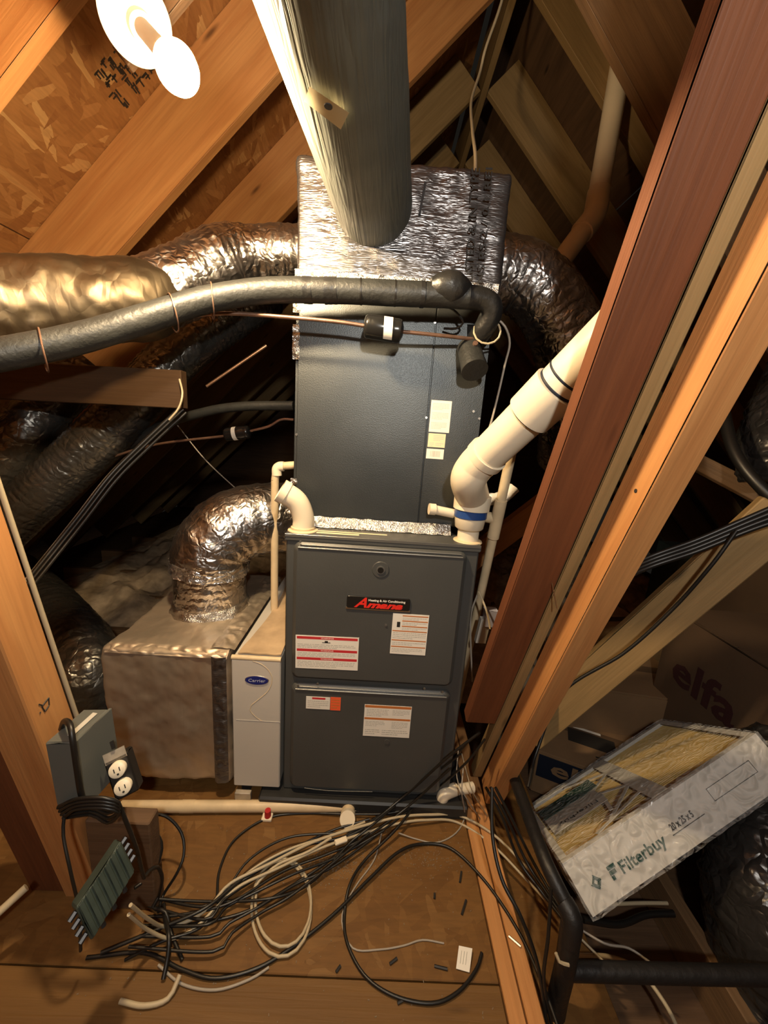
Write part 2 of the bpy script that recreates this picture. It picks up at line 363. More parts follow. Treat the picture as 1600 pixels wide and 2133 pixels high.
def lumpy(name, x0, x1, y0, y1, z, amp, mat, par, n=60, seed=0, blob=0):
    bm = bmesh.new(); g = [[None] * (n + 1) for _ in range(n + 1)]
    for i in range(n + 1):
        for j in range(n + 1):
            x = x0 + (x1 - x0) * i / n; y = y0 + (y1 - y0) * j / n
            e = min(1, 8 * min(i, j, n - i, n - j) / n) if not blob else max(0, min(1, 2.2 * (1 - math.hypot(2 * i / n - 1, 2 * j / n - 1)) + .8 * noise.noise(Vector((x * 18, y * 18, 9)))))
            h = amp * (.5 + noise.noise(Vector((x * 5 + seed, y * 5, seed))) + .5 * noise.noise(Vector((x * 16, y * 16 + seed, 3)))) * e
            g[i][j] = bm.verts.new((x, y, z + h + .03 * e))
    for i in range(n):
        for j in range(n): bm.faces.new((g[i][j], g[i + 1][j], g[i + 1][j + 1], g[i][j + 1]))
    return mk(name, bm, mat, par, True)
tag(lumpy('insulation', -2.3, .32, .9, 4.9, -.1, .1, 'batt', floor, 90), kind='stuff')
tag(lumpy('insulation', .42, 2.9, .7, 4.9, -.2, .1, 'batt', floor, 90, 4), kind='stuff')
tag(lumpy('insulation', -2.6, -1.46, -2.0, .95, -.12, .08, 'batt', floor, 60, 7), kind='stuff')

ceiling = thing('ceiling', None, None, kind='structure')
S2 = math.sqrt(.5)
rafy = [-2.5, -1.89, -1.28, -.67, -.02, .525, 1.13, 1.74, 2.38, 2.99, 3.6, 4.21]
for i, y in enumerate(rafy):
    L = 4.75
    beam('rafter', 'pine' if i < 7 else 'pine_pale', ceiling, (RX, y, RZ), Vector((-S2, 0, -S2)) * L, (0, .038, 0), Vector((-S2, 0, S2)) * .235)
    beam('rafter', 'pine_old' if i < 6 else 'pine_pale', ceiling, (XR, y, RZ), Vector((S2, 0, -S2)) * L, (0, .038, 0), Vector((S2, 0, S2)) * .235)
beam('ridge_board', 'pine_pale', ceiling, (RX, -1.6, RZ - .02), (0, 6.5, 0), (.038, 0, 0), (0, 0, .32))
q0 = P(1224, 4, y=.50); q1 = P(1364, 262, y=.50); dq = (q1 - q0).normalized(); nq = Vector((-dq.z, 0, dq.x)); nq = nq if nq.z > 0 else -nq
beam('roof_brace_board', 'pine_old', ceiling, q0 - dq * .9, dq * 3.4, (0, .038, 0), nq * .235)
# sheathing: boards of strand board on the rafters, in courses up the slope
top = .235 + .001
for side in (-1, 1):
    ux = Vector((side * S2, 0, -S2)); nx = Vector((side * S2, 0, S2))
    o0 = Vector((RX if side < 0 else XR, 0, RZ)) + nx * top + ux * -.1
    for c in range(5):
        for k in range(4):
            a = .003 + c * 1.22 - .1; y0 = -2.6 + 2.44 * k + (1.22 if c % 2 else 0) - 1.22
            y1 = min(y0 + 2.437, 5.0)
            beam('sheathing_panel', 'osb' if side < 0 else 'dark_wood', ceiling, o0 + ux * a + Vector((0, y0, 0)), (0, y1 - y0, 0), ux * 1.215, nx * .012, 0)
wb = bmesh.new(); box(wb, -3.2, 3.4, 4.98, 5.0, -.3, 3.9); o = mk('wall_back', wb, 'dark_wood'); tag(o, kind='structure')
wb = bmesh.new(); box(wb, -3.2, 3.4, -2.82, -2.8, -.3, 3.9); o = mk('wall_front', wb, 'dark_wood'); tag(o, kind='structure')
# ink stamp on the strand board and collar of dark blocking
def slopept(u, v, h=.003):     # u down the left slope from the ridge, v along y: point on the inner face of the sheathing
    return Vector((RX, 0, RZ)) + Vector((-S2, 0, -S2)) * u + Vector((0, v, 0)) + Vector((-S2, 0, S2)) * (top - h)
bm = bmesh.new()
pc = P(290, 215, y=.33); uc = (Vector((RX, 0, RZ)) - pc).dot(Vector((S2, 0, S2)))
random.seed(3)
for row in range(4):
    for k in range(9):
        if random.random() < .12: continue
        u = uc - .20 + k * .027 + random.uniform(-.003, .003); v = .47 - row * .034
        for q in range(random.choice((4, 5, 6))):
            du = random.uniform(0, .020); dv = random.uniform(0, .026)
            if random.random() < .5: a_, b_ = Vector((-S2, 0, -S2)) * .005, Vector((0, random.uniform(.016, .03), 0))
            else: a_, b_ = Vector((-S2, 0, -S2)) * random.uniform(.012, .022), Vector((0, .005, 0))
            obb(bm, slopept(u + du, v + dv - .02), a_, b_, Vector((S2, 0, -S2)) * .0006)
mk('ink_stamp', bm, 'ink', ceiling)
random.seed(11)

# ============================================================ BRACES
bd = D(697, 2275); bv = Vector((1, 0, 0)); bv = (bv - bd * bv.dot(bd)).normalized(); bu = bv.cross(bd)
if bu.y < 0: bu = -bu
B0 = P(1000, 1680, z=FZ)
def brace(name, label, mat, v0, v1, u0, u1, d0, d1):
    o = beam(name, mat, None, B0 + bv * v0 + bu * u0 + bd * d0, bd * (d1 - d0), bv * (v1 - v0), bu * (u1 - u0), .003)
    return tag(o, label, 'timber')
b2 = brace('roof_brace', 'front square timber brace with bright orange side and olive face, standing on joist', 'pine', .014, .070, 0, .074, -2.95, -.022)
b3 = brace('roof_brace', 'narrow olive timber brace sandwiched between dark red board and bright orange brace', 'pine_pale', -.0175, .0135, .0755, .113, -2.95, -.03)
b1 = brace('sister_board', 'dark reddish board with orange edge, nailed to braces, its cut end hanging right of furnace', 'pine_red', -.107, -.0185, .0755, .1135, -2.95, -.375)
bm = bmesh.new(); tube(bm, [B0 + bv * -.03 + bu * .074 + bd * -.95, B0 + bv * -.012 + bu * .05 + bd * -.90], .0012, 6, smoothpath=False); mk('nail', bm, 'steel', b1).matrix_parent_inverse = b1.matrix_world.inverted()
bm = bmesh.new(); disc(bm, B0 + bv * .0142 + bu * .028 + bd * -1.21, -bv, .0035, .0012, 12); mk('nail_head', bm, 'ink', b2).matrix_parent_inverse = b2.matrix_world.inverted()
pd = D(706, 3120); pv = Vector((1, 0, 0)); pv = (pv - pd * pv.dot(pd)).normalized(); pu = pv.cross(pd)
if pu.y < 0: pu = -pu
P0 = Vector((-.56, -.3, FZ))
lp = beam('wall_post', 'pine', None, P0 + pv * -.19 + pu * .02 + pd * .0, pd * -1.75, pv * .09, pu * .083, .003)
tag(lp, 'leaning orange timber post at left with grey switch box, lower end in shadow', 'timber')
g = bmesh.new(); c0 = P0 + pv * -.0993 + pu * .066 + pd * -.625
for a, b in (((0, 0), (.018, .004)), ((.018, .004), (.016, .02)), ((.016, .02), (.004, .016)), ((0, 0), (.004, .016)), ((.016, .004), (.022, -.006)), ((.024, .012), (.026, .014))):
    p = c0 + pu * a[0] * -1 + pd * a[1]; q = c0 + pu * b[0] * -1 + pd * b[1]
    tube(g, [p, q], .0013, 5, smoothpath=False)
mk('pencil_mark', g, 'ink', lp).matrix_parent_inverse = lp.matrix_world.inverted()
lb = beam('wall_post', 'pine_red', None, P0 + pv * -.285 + pu * .03 + pd * .0, pd * -1.6, pv * .088, pu * .083, .003)
tag(lb, 'second timber post in shadow, left of the orange post', 'timber')
# stub wall / joist ends under the left post
t = beam('floor_block', 'dark_wood', None, (-.66, -.30, FZ + .001), (.15, 0, 0), (0, .04, 0), (0, 0, .27), .003); tag(t, 'short dark brown board standing on edge behind the green splitter', 'timber')
# cross beam left
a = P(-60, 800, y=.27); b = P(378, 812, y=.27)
cb = beam('collar_board', 'beam_shaded', None, (a.x - .9, .27, a.z - .058), (b.x - a.x + .9, 0, b.z - a.z), (0, .038, 0), (0, 0, .118)); tag(cb, 'brown horizontal board crossing below the left foil ducts', 'timber')
# diagonal board right
p0 = P(1640, 1063, d=.95); p1 = P(1095, 1535, d=1.37)
cross = (p1 - p0).cross(Vector((0, 0, 1))).normalized()
dn = (p1 - p0).cross(cross).normalized()
if dn.z > 0: dn = -dn
if cross.y < 0: cross = -cross
db = beam('diagonal_board', 'pine_pale', None, p0 - dn * .055, p1 - p0, cross * .038, dn * .115, .003); tag(db, 'sloping pale board carrying black cables, above the cardboard boxes', 'timber')
p0 = P(1230, 955, d=1.33); p1 = P(985, 1140, d=1.45)
t = beam('floor_brace', 'pine', None, p0, p1 - p0, (0, .038, 0), (0, 0, -.115)); tag(t, 'dim brown board sloping behind the right drain pipe', 'timber')
p0 = P(1470, 950, d=1.6); p1 = P(1640, 1035, d=1.4)
t = beam('short_board', 'pine_old', None, p0 - (p1 - p0) * .8, (p1 - p0) * 1.8, (0, .038, 0), (0, 0, -.07)); tag(t, 'short dim board behind the diagonal board at right', 'timber')

# ============================================================ FURNACE
fu = thing('furnace', 'tall charcoal grey gas furnace with red and black badge, standing on black pan', 'furnace')
W = .27; H = .86
bxo('cabinet', 'furnace', fu, -W, W, .002, .72, 0, H, bevel=.004)
bm = bmesh.new()      # top cap with folded rim
box(bm, -W - .003, W + .003, -.004, .725, H - .018, H + .002); bev(bm, .0025, 2); mk('top_cap', bm, 'furnace', fu)
bxo('top_rim', 'furnace_lip', fu, -W - .002, W + .002, -.0055, -.0035, H - .006, H + .0025, bevel=.0006)
def fx(px, py, y=-.02): p = P(px, py, y=y); return p.x, p.z
def door(name, x0, x1, z0, z1):
    bm = bmesh.new(); rprism(bm, x0, x1, z0, z1, -.018, .001, .022, .012); bev(bm, .002)
    o = mk(name, bm, 'furnace', fu); return o
zt = .425 + .0; x0, z1 = fx(613, 1119); _, zs = fx(770, 1433)
x1 = .236; x0 = -.247
ud = door('upper_door', x0, x1, zs + .012, .842)
ld = door('lower_door', x0, x1, .022, zs - .006)
for par, z in ((ud, .842), (ld, zs - .006)):
    bm = bmesh.new(); tube(bm, [(x0 + .015, -.0185, z - .013), (x1 - .015, -.0185, z - .013)], .0028, 8, smoothpath=False)
    tube(bm, [(x0 + .02, -.0165, z - .005), (x1 - .02, -.0165, z - .005)], .0018, 8, smoothpath=False); mk('door_lip', bm, 'furnace_lip', par, True)
bm = bmesh.new(); tube(bm, [(x0 + .05, -.02, .03), (x0 + .13, -.021, .026), (.02, -.021, .03)], .0012, 6); mk('bottom_lip', bm, 'furnace', ld)
# sight glass
gx, gz = fx(793, 1187)
sg = bmesh.new(); disc(sg, (gx, -.0185, gz), (0, -1, 0), .024, .002, 28, .0225); g0 = mk('sight_port', sg, 'furnace', ud, True)
sg = bmesh.new(); disc(sg, (gx, -.0205, gz), (0, -1, 0), .0115, .003, 24); mk('port_ring', sg, 'furnace_lip', g0, True)
sg = bmesh.new(); disc(sg, (gx, -.0236, gz), (0, -1, 0), .0085, .0006, 24); mk('port_glass', sg, 'black_paint', g0, True)
# screws
for px, py in ((621, 1428), (662, 1424), (884, 1434), (922, 1441), (626, 1128), (804, 1302)):
    a, b = fx(px, py, -.019); sc = bmesh.new(); disc(sc, (a, -.0185, b), (0, -1, 0), .0035, .002, 10); mk('screw', sc, 'furnace_lip', fu)
# badge
bx0, bz1 = fx(723, 1240); bx1, bz0 = fx(853, 1273)
bm = bmesh.new(); rprism(bm, bx0, bx1, bz0, bz1, -.0225, -.018, .006, .001); bd_ = mk('badge', bm, 'black_paint', ud)
bm = bmesh.new(); rprism(bm, bx0 - .002, bx1 + .002, bz0 - .0035, bz0 + .002, -.0215, -.0179, .002, 0); mk('badge_trim', bm, 'steel', bd_)
bw = bx1 - bx0; bh = bz1 - bz0
def ff(x, z, y=-.0228, tilt=0): return frame((x, y, z), (math.cos(tilt), 0, math.sin(tilt)), (-math.sin(tilt), 0, math.cos(tilt)))
text('lettering', 'A', 'logo_red', bd_, ff(bx0 + bw * .13, bz0 + bh * .13), bh * 1.12, bw * .20, shear=.45, bold=.001)
text('lettering', 'mana', 'logo_red', bd_, ff(bx0 + bw * .31, bz0 + bh * .13), bh * .72, bw * .58, shear=.4, bold=.0012)
text('lettering', 'Heating & Air Conditioning', 'white_label', bd_, ff(bx0 + bw * .34, bz0 + bh * .66), bh * .24, bw * .58, bold=.0002)
# warning labels
def label(par, px0, py0, px1, py1, y, mat='white_label', tilt=0):
    a, zt_ = fx(px0, py0, y); b, zb = fx(px1, py1, y)
    fr = frame((a, y, zt_), (math.cos(tilt), 0, math.sin(tilt)), (-math.sin(tilt), 0, math.cos(tilt)))
    w_, h_ = b - a, zt_ - zb
    o = plate('label', mat, par, fr, 0, w_, -h_, 0, .0008); return o, fr, w_, h_
def bars(par, fr, w_, h_, rows, mat, name='stripe'):
    for (u0, u1, v0, v1) in rows:
        plate(name, mat, par, fr, u0 * w_, u1 * w_, -v1 * h_, -v0 * h_, .0002, .0008)
def lines(par, fr, w_, h_, blocks, mat='label_text', name='print', seed=1):
    rnd = random.Random(seed); bm = bmesh.new()
    for (u0, u1, v0, v1, n) in blocks:
        for i in range(n):
            v = v0 + (v1 - v0) * (i + .5) / n; u = u0; t = (v1 - v0) / n * .42
            while u < u1 - .02:
                l = rnd.uniform(.02, .09); e = min(u + l, u1)
                if not (i == n - 1 and u > u0 + (u1 - u0) * .6): box(bm, u * w_, e * w_, -(v + t / 2) * h_, -(v - t / 2) * h_, .0008, .00095)
                u = e + .012
    bm.transform(fr); mk(name, bm, mat, par)
Y = -.0185
L1, fr, w_, h_ = label(ud, 616, 1322, 744, 1398, Y, tilt=.012); L1['label'] = 'white warning label with three red bands'
bars(L1, fr, w_, h_, [(.02, .98, .03, .105), (.02, .98, .40, .475), (.02, .98, .655, .73)], 'red')
lines(L1, fr, w_, h_, [(.03, .95, .24, .38, 3), (.03, .95, .50, .64, 3), (.03, .95, .76, .95, 4)], seed=2)
for v in (.067, .437, .692): text('print', 'WARNING', 'white_label', L1, fr @ Matrix.Translation((.40 * w_, -v * h_ - .0022, .001)), .006, .2 * w_)
bm = bmesh.new(); obb(bm, fr @ Vector((.46 * w_, -.20 * h_, .0009)), fr.to_3x3() @ Vector((.05 * w_, 0, 0)), fr.to_3x3() @ Vector((0, .06 * h_, 0)), fr.to_3x3() @ Vector((0, 0, .0002)))
obb(bm, fr @ Vector((.42 * w_, -.205 * h_, .0009)), fr.to_3x3() @ Vector((.13 * w_, 0, 0)), fr.to_3x3() @ Vector((0, .02 * h_, 0)), fr.to_3x3() @ Vector((0, 0, .0002))); mk('flame_symbol', bm, 'ink', L1)
L2, fr, w_, h_ = label(ud, 819, 1277, 886, 1365, Y - .0002, tilt=-.005); L2['label'] = 'white instruction label with orange lines'
bars(L2, fr, w_, h_, [(.27, .98, .035, .06), (.27, .98, .16, .185), (.27, .98, .29, .315), (.02, .98, .41, .435), (.02, .98, .64, .665), (.02, .98, .80, .825)], 'orange')
lines(L2, fr, w_, h_, [(.28, .96, .08, .15, 2), (.28, .96, .2, .28, 2), (.28, .96, .33, .40, 2), (.04, .96, .45, .62, 4), (.04, .96, .69, .78, 2), (.04, .9, .85, .96, 3)], seed=4)
bm = bmesh.new(); obb(bm, fr @ Vector((.13 * w_, -.33 * h_, .0009)), fr.to_3x3() @ Vector((.09 * w_, 0, 0)), fr.to_3x3() @ Vector((0, .13 * h_, 0)), fr.to_3x3() @ Vector((0, 0, .0002))); mk('valve_symbol', bm, 'ink', L2)
L3, fr, w_, h_ = label(ld, 638, 1450, 687, 1478, Y, tilt=.0); L3['label'] = 'small white caution label'
bars(L3, fr, w_, h_, [(.25, .8, .05, .2)], 'red'); lines(L3, fr, w_, h_, [(.06, .94, .28, .9, 4)], seed=5)
L4, fr, w_, h_ = label(ld, 689, 1452, 709, 1480, Y, 'red_label'); L4['label'] = 'small bright red label'
lines(L4, fr, w_, h_, [(.1, .9, .1, .9, 4)], 'orange', seed=6)
L5, fr, w_, h_ = label(ld, 760, 1467, 852, 1537, Y); L5['label'] = 'white label with two brown bands'
bars(L5, fr, w_, h_, [(.01, .99, .01, .085), (.01, .99, .40, .46)], 'orange')
lines(L5, fr, w_, h_, [(.05, .52, .12, .36, 5), (.6, .96, .12, .3, 4), (.04, .45, .5, .68, 4), (.6, .96, .5, .72, 5), (.04, .36, .76, .95, 3), (.4, .96, .76, .95, 3)], seed=7)
kx, kz = fx(806, 1545, -.019); kb = bmesh.new(); disc(kb, (kx, -.0185, kz), (0, -1, 0), .008, .002, 20); mk('knockout', kb, 'furnace', ld)
lx0, lz0 = fx(684, 1097, 0); 
plate('label', 'cream_label', fu, frame((-.19, .018, H + .0025), (1, 0, 0), (0, 1, 0)), 0, .12, 0, .012, .0006)
plate('label', 'cream_label', fu, frame((-.19, .038, H + .0025), (1, 0, 0), (0, 1, 0)), 0, .2, 0, .009, .0006)
t = bxo('drain_pan', 'pan', None, -.34, .33, -.035, .78, FZ, 0, bevel=.006); tag(t, 'black plastic pan under the furnace', 'pan')

# ============================================================ COIL CABINET
co = thing('coil_cabinet', 'grey textured steel coil cabinet standing on the furnace, split by a vertical seam', 'cabinet')
CY = .105; CX0, CX1, CZ0, CZ1 = -.268, .256, H + .022, 1.515
sx = .103
bxo('body', 'coil', co, CX0 + .002, CX1 - .002, CY + .004, .64, CZ0, CZ1, bevel=.002)
bxo('front_panel', 'coil', co, CX0, sx - .0016, CY - .001, CY + .005, CZ0 + .004, CZ1, bevel=.0012)
pr_ = bxo('front_panel', 'coil', co, sx + .0016, CX1, CY + .0003, CY + .006, CZ0 + .004, CZ1, bevel=.0012)
bxo('side_flange', 'coil', co, CX0 - .010, CX0 - .0005, CY + .012, .64, CZ0, CZ1 - .02, bevel=.001)
def cx_(px, py): p = P(px, py, y=CY); return p.x, p.z
def clabel(px0, py0, px1, py1, mat):
    a, zt_ = cx_(px0, py0); b, zb = cx_(px1, py1)
    fr = frame((a, CY - .0005, zt_), (1, 0, 0), (0, 0, 1)); o = plate('label', mat, pr_, fr, 0, b - a, -(zt_ - zb), 0, .0008); return o, fr, b - a, zt_ - zb
o, fr, w_, h_ = clabel(899, 833, 935, 902, 'white_label'); lines(o, fr, w_, h_, [(.08, .9, .08, .30, 5), (.08, .9, .37, .6, 5), (.08, .85, .68, .9, 5)], seed=8)
o, fr, w_, h_ = clabel(893, 902, 926, 933, 'cream_label'); lines(o, fr, w_, h_, [(.3, .9, .08, .55, 4), (.1, .35, .65, .95, 3), (.45, .9, .65, .9, 2)], seed=9)
o, fr, w_, h_ = clabel(889, 934, 923, 957, 'white_label')
bm = bmesh.new(); rr_ = random.Random(2); u = .22
while u < .8:
    t_ = rr_.choice((.015, .03, .045)); box(bm, u * w_, (u + t_) * w_, -.8 * h_, -.2 * h_, .0008, .001); u += t_ + rr_.choice((.015, .03))
bm.transform(fr); mk('barcode', bm, 'label_text', o)
for px, py in ((888, 870), (998, 872), (986, 857), (628, 640), (618, 905), (906, 672)):
    a, b = cx_(px, py); sc = bmesh.new(); disc(sc, (a, CY - .001, b), (0, -1, 0), .0035, .0025, 10); mk('screw', sc, 'steel', co)
# crumpled tape where the coil meets the furnace
def strip(name, par, mat, x0, x1, y, z0, z1, n=90, m=6, amp=.004, seed=0, axis='y', dy=0):
    bm = bmesh.new(); g = []
    for i in range(n + 1):
        row = []
        for j in range(m + 1):
            x = x0 + (x1 - x0) * i / n; z = z0 + (z1 - z0) * j / m; k = amp * noise.noise(Vector((x * 45 + seed, z * 60, seed)))
            row.append(bm.verts.new((x, y + dy * (j / m) + k, z + .4 * k)))
        g.append(row)
    for i in range(n):
        for j in range(m): bm.faces.new((g[i][j], g[i + 1][j], g[i + 1][j + 1], g[i][j + 1]))
    r = bmesh.ops.extrude_face_region(bm, geom=bm.faces[:]); bmesh.ops.translate(bm, verts=[v for v in r['geom'] if isinstance(v, bmesh.types.BMVert)], vec=(0, .003, 0))
    return mk(name, bm, mat, par, True)
strip('seam_tape', co, 'tape', -.262, .20, CY - .028, H + .004, H + .032, dy=.018)
for i, (z0, z1) in enumerate(((1.33, 1.42), (.98, 1.0), (1.45, 1.5))):
    strip('edge_tape', co, 'tape', CX0 - .016, CX0 + .004, CY - .001, z0, z1, 8, 20, .006, i)

# ============================================================ PLENUM
def foilbox(name, mat, par, x0, x1, y0, y1, z0, z1, n=46, amp=.005, rnd=.012, seed=0):
    bm = bmesh.new(); bmesh.ops.create_cube(bm, size=1)
    bmesh.ops.subdivide_edges(bm, edges=bm.edges[:], cuts=n, use_grid_fill=True)
    c = Vector(((x0 + x1) / 2, (y0 + y1) / 2, (z0 + z1) / 2)); h = Vector(((x1 - x0) / 2, (y1 - y0) / 2, (z1 - z0) / 2))
    for v in bm.verts:
        p = Vector((v.co.x * 2 * h.x, v.co.y * 2 * h.y, v.co.z * 2 * h.z)); inner = Vector([max(-h[i] + rnd, min(h[i] - rnd, p[i])) for i in range(3)])
        d_ = p - inner; nn = d_.normalized() if d_.length > 1e-6 else Vector((0, 0, 1)); p = inner + nn * rnd if d_.length > 1e-6 else p
        q = p + c; k = amp * noise.noise(q * 7 + Vector((seed, 0, 0))) + amp * .6 * noise.noise(q * 22 + Vector((0, seed, 0))) + amp * .35 * noise.noise(q * 60)
        v.co = q + nn * k
    return mk(name, bm, mat, par, True)
pl = thing('plenum', 'foil wrapped plenum box with printed lettering above the grey coil cabinet', 'duct box')
PY = .088
foilbox('duct_board', 'foil_box', pl, -.278, .262, PY, .655, 1.525, 1.805, amp=.006)
def pt(px, py): return P(px, py, y=PY - .0135)
a, b = pt(985, 585), pt(1000, 352)
text('lettering', 'LISTED & IN TYPE', 'ink', pl, frame(a, b - a, Vector((-1, 0, 0))), .030, (b - a).length, .0003, bold=.0003)
a, b = pt(1006, 600), pt(1026, 352)
text('lettering', 'INS RS-2 / 0.1 REI', 'ink', pl, frame(a, b - a, Vector((-1, 0, 0))), .024, (b - a).length, .0003, bold=.0002)
bm = bmesh.new(); a, b = P(872, 445, y=PY - .008), P(884, 378, y=PY - .008)
obb(bm, a, b - a, (.006, 0, 0), (0, .005, 0)); mk('tape_seam', bm, 'dark_steel', pl)
strip('bottom_tape', pl, 'tape', -.275, .255, PY - .008, 1.520, 1.548, 90, 6, .006, 4)
# big round duct
ax0, ax1, ax2 = P(781, 440, d=1.0), P(760, 361, d=.784), P(692, 0, d=.506)
dirn = (ax2 - ax0).normalized()
duct = thing('supply_duct', 'large round dull silver duct leaving plenum front and rising overhead', 'duct')
bm = bmesh.new(); tube(bm, [ax0, ax0 + dirn * 1.5], lambda s, t: .099 - .002 * math.sin(min(1, s / .03) * 1.5), 72, step=.012, disp=crumple(.012, .006, sc=7)); mk('duct_body', bm, 'duct', duct, True)
cyl = bmesh.new(); tube(cyl, [ax0 + dirn * -.03, ax0 + dirn * .004], .102, 64, step=.01, disp=crumple(.02, .02, sc=12)); mk('duct_collar', cyl, 'dark_steel', duct, True)
c1 = P(680, 222, d=.62)
# sticker lies on the duct's skin
def onduct(px, py):
    v = D(px, py); o_ = CAM - ax0; A_ = v - dirn * v.dot(dirn); B_ = o_ - dirn * o_.dot(dirn)
    a_, b_, c_ = A_.dot(A_), 2 * A_.dot(B_), B_.dot(B_) - .1035 ** 2
    t_ = (-b_ - math.sqrt(max(0, b_ * b_ - 4 * a_ * c_))) / (2 * a_); return CAM + v * t_
bm = bmesh.new(); g = []
c4 = [Vector(q) for q in ((645, 180), (727, 235), (710, 270), (633, 211))]
for i in range(9):
    row = []
    for j in range(5):
        u, v = i / 8, j / 4; q = (c4[0] * (1 - u) + c4[1] * u) * (1 - v) + (c4[3] * (1 - u) + c4[2] * u) * v
        row.append(bm.verts.new(onduct(q.x, q.y)))
    g.append(row)
for i in range(8):
    for j in range(4): bm.faces.new((g[i][j], g[i + 1][j], g[i + 1][j + 1], g[i][j + 1]))
mk('sticker', bm, 'cream_label', duct, True)['label'] = 'cream paper sticker'
bm = bmesh.new(); q0 = onduct(684, 221); nrm = (q0 - (ax0 + dirn * (q0 - ax0).dot(dirn))).normalized(); disc(bm, q0 - nrm * .0005, nrm, .006, .0015, 14); mk('staple', bm, 'dark_steel', duct)

# ============================================================ FLEX DUCTS
flex('flex_duct', 'shiny foil duct leaving plenum left side towards upper left', 'duct', [P(640, 528, y=.36), P(560, 528, y=.34), P(500, 535, y=.32)], .078, 'flex', 'foil flex ducts', amp if False else 64, a1=.02, a2=.02, ridge=.0, seed=1) if False else None
fl = thing('flex_duct', 'fat foil duct with crumpled elbow leaving plenum left side and running out past left edge', 'duct', 'foil flex ducts')
p_ = [P(650, 528, y=.38), P(560, 530, y=.35), P(480, 540, y=.32), P(400, 580, y=.26), P(320, 615, d=1.12)]
bm = bmesh.new(); tube(bm, p_, lambda s, t: .079 + .018 * min(1, max(0, (t - .35) * 5)), 64, step=.007, disp=crumple(.05, .03, .03, .028, 9, 1)); mk('crumpled_elbow', bm, 'flex', fl, True)
p_ = [P(335, 612, d=1.13), P(290, 625, d=1.08), P(150, 632, d=1.0), P(0, 640, d=.92), P(-160, 655, d=.84)]
bm = bmesh.new(); tube(bm, p_, lambda s, t: .106 - .022 * max(0, 1 - s / .07) ** 1.5, 72, step=.006, disp=crumple(.09, .035, .0, .03, 10, 2)); mk('smooth_sleeve', bm, 'foil_smooth', fl, True)
bm = bmesh.new(); tube(bm, [P(316, 617, d=1.11), P(300, 622, d=1.095)], .094, 64, step=.003, disp=crumple(.03, .03, 0, .03, 18, 3)); mk('sleeve_end', bm, 'tape', fl, True)
flex('flex_duct', 'dark ribbed foil duct sagging behind the black pipe, left of the coil cabinet', 'duct', [P(560, 610, y=.75), P(470, 665, y=.66), P(370, 740, y=.56), P(230, 890, y=.47), P(80, 1030, y=.40), P(-60, 1160, y=.35)], .088, 'flex_dark', 'foil flex ducts', a1=.02, a2=.015, ridge=.045, pitch=.022, seed=4)
flex('flex_duct', 'dim foil duct at left edge below the brown board', 'duct', [P(190, 760, y=.60), P(110, 830, y=.52), P(20, 950, y=.42), P(-80, 1080, y=.36)], .092, 'flex_dark', 'foil flex ducts', a1=.03, a2=.03, ridge=.02, seed=5)
flex('flex_duct', 'black plastic jacketed duct on floor at far left behind the return box', 'duct', [P(20, 1200, y=.9), P(120, 1300, y=.55), P(180, 1400, y=.35), P(150, 1520, y=.30)], .13, 'flex_dark', 'foil flex ducts', a1=.05, a2=.04, ridge=.02, pitch=.035, seed=6)
flex('flex_duct', 'foil duct arching down from plenum right side behind the white pipe', 'duct', [P(1015, 570, y=.40), P(1085, 580, y=.40), P(1150, 640, y=.40), P(1185, 730, y=.42), P(1190, 850, y=.5), P(1180, 960, y=.6)], .113, 'flex', 'foil flex ducts', a1=.035, a2=.03, ridge=.03, pitch=.03, seed=7)
flex('flex_duct', 'black shiny duct at right edge above the diagonal board', 'duct', [P(1700, 760, d=1.35), P(1640, 900, d=1.3), P(1640, 1000, d=1.3)], .12, 'flex_black', 'foil flex ducts', a1=.08, a2=.06, ridge=.03, seed=8)
flex('flex_duct', 'black plastic covered duct filling lower right corner beneath the air filter', 'duct', [P(1690, 1560, d=1.25), P(1640, 1720, d=1.1), P(1640, 1900, d=1.0), P(1660, 2060, d=.98)], .17, 'flex_black', 'foil flex ducts', a1=.05, a2=.05, ridge=.035, pitch=.045, seed=9)
bm = bmesh.new(); tube(bm, [P(1500, 820, d=1.32), P(1530, 940, d=1.2), P(1600, 1030, d=1.12), P(1680, 1090, d=1.08)], .017, 12); tag(mk('black_strap', bm, 'cable_black', None, True), 'broad black strap hanging at the right edge beside shiny duct', 'strap')

# ============================================================ REFRIGERANT LINES
sl = thing('suction_line', 'thick black insulated pipe crossing in front of coil cabinet top', 'pipe')
sp = [P(-90, 752, d=.66), P(60, 728, d=.71), P(200, 695, d=.77), P(330, 655, d=.83), P(440, 622, d=.88), P(560, 605, d=.915), P(700, 606, d=.93), P(850, 612, d=.935), P(975, 618, d=.94)]
bm = bmesh.new(); tube(bm, sp, .0285, 28, step=.008, disp=crumple(.03, .02, sc=14)); mk('foam_sleeve', bm, 'rubber', sl, True)
bm = bmesh.new(); tube(bm, [P(960, 617, d=.94), P(1010, 625, d=.95), P(1024, 650, d=.965), P(1005, 690, d=1.0), P(990, 710, d=1.04)], .027, 24, step=.006, disp=crumple(.06, .05, sc=18)); mk('foam_elbow', bm, 'rubber_shiny', sl, True)
bm = bmesh.new(); tube(bm, [P(898, 598, d=.93), P(940, 600, d=.93), P(975, 610, d=.94)], lambda s, t: .022 + .016 * math.sin(math.pi * t), 20, step=.005, disp=crumple(.08, .06, sc=22)); mk('tape_wrap', bm, 'rubber_shiny', sl, True)
pathS = catmull(sp, .004)
def near(px):
    best = None
    for i, p in enumerate(pathS):
        v = MROT.transposed() @ (p - CAM); x = 800 + F * v.x / -v.z
        if best is None or abs(x - px) < best[0]: best = (abs(x - px), i)
    return best[1]
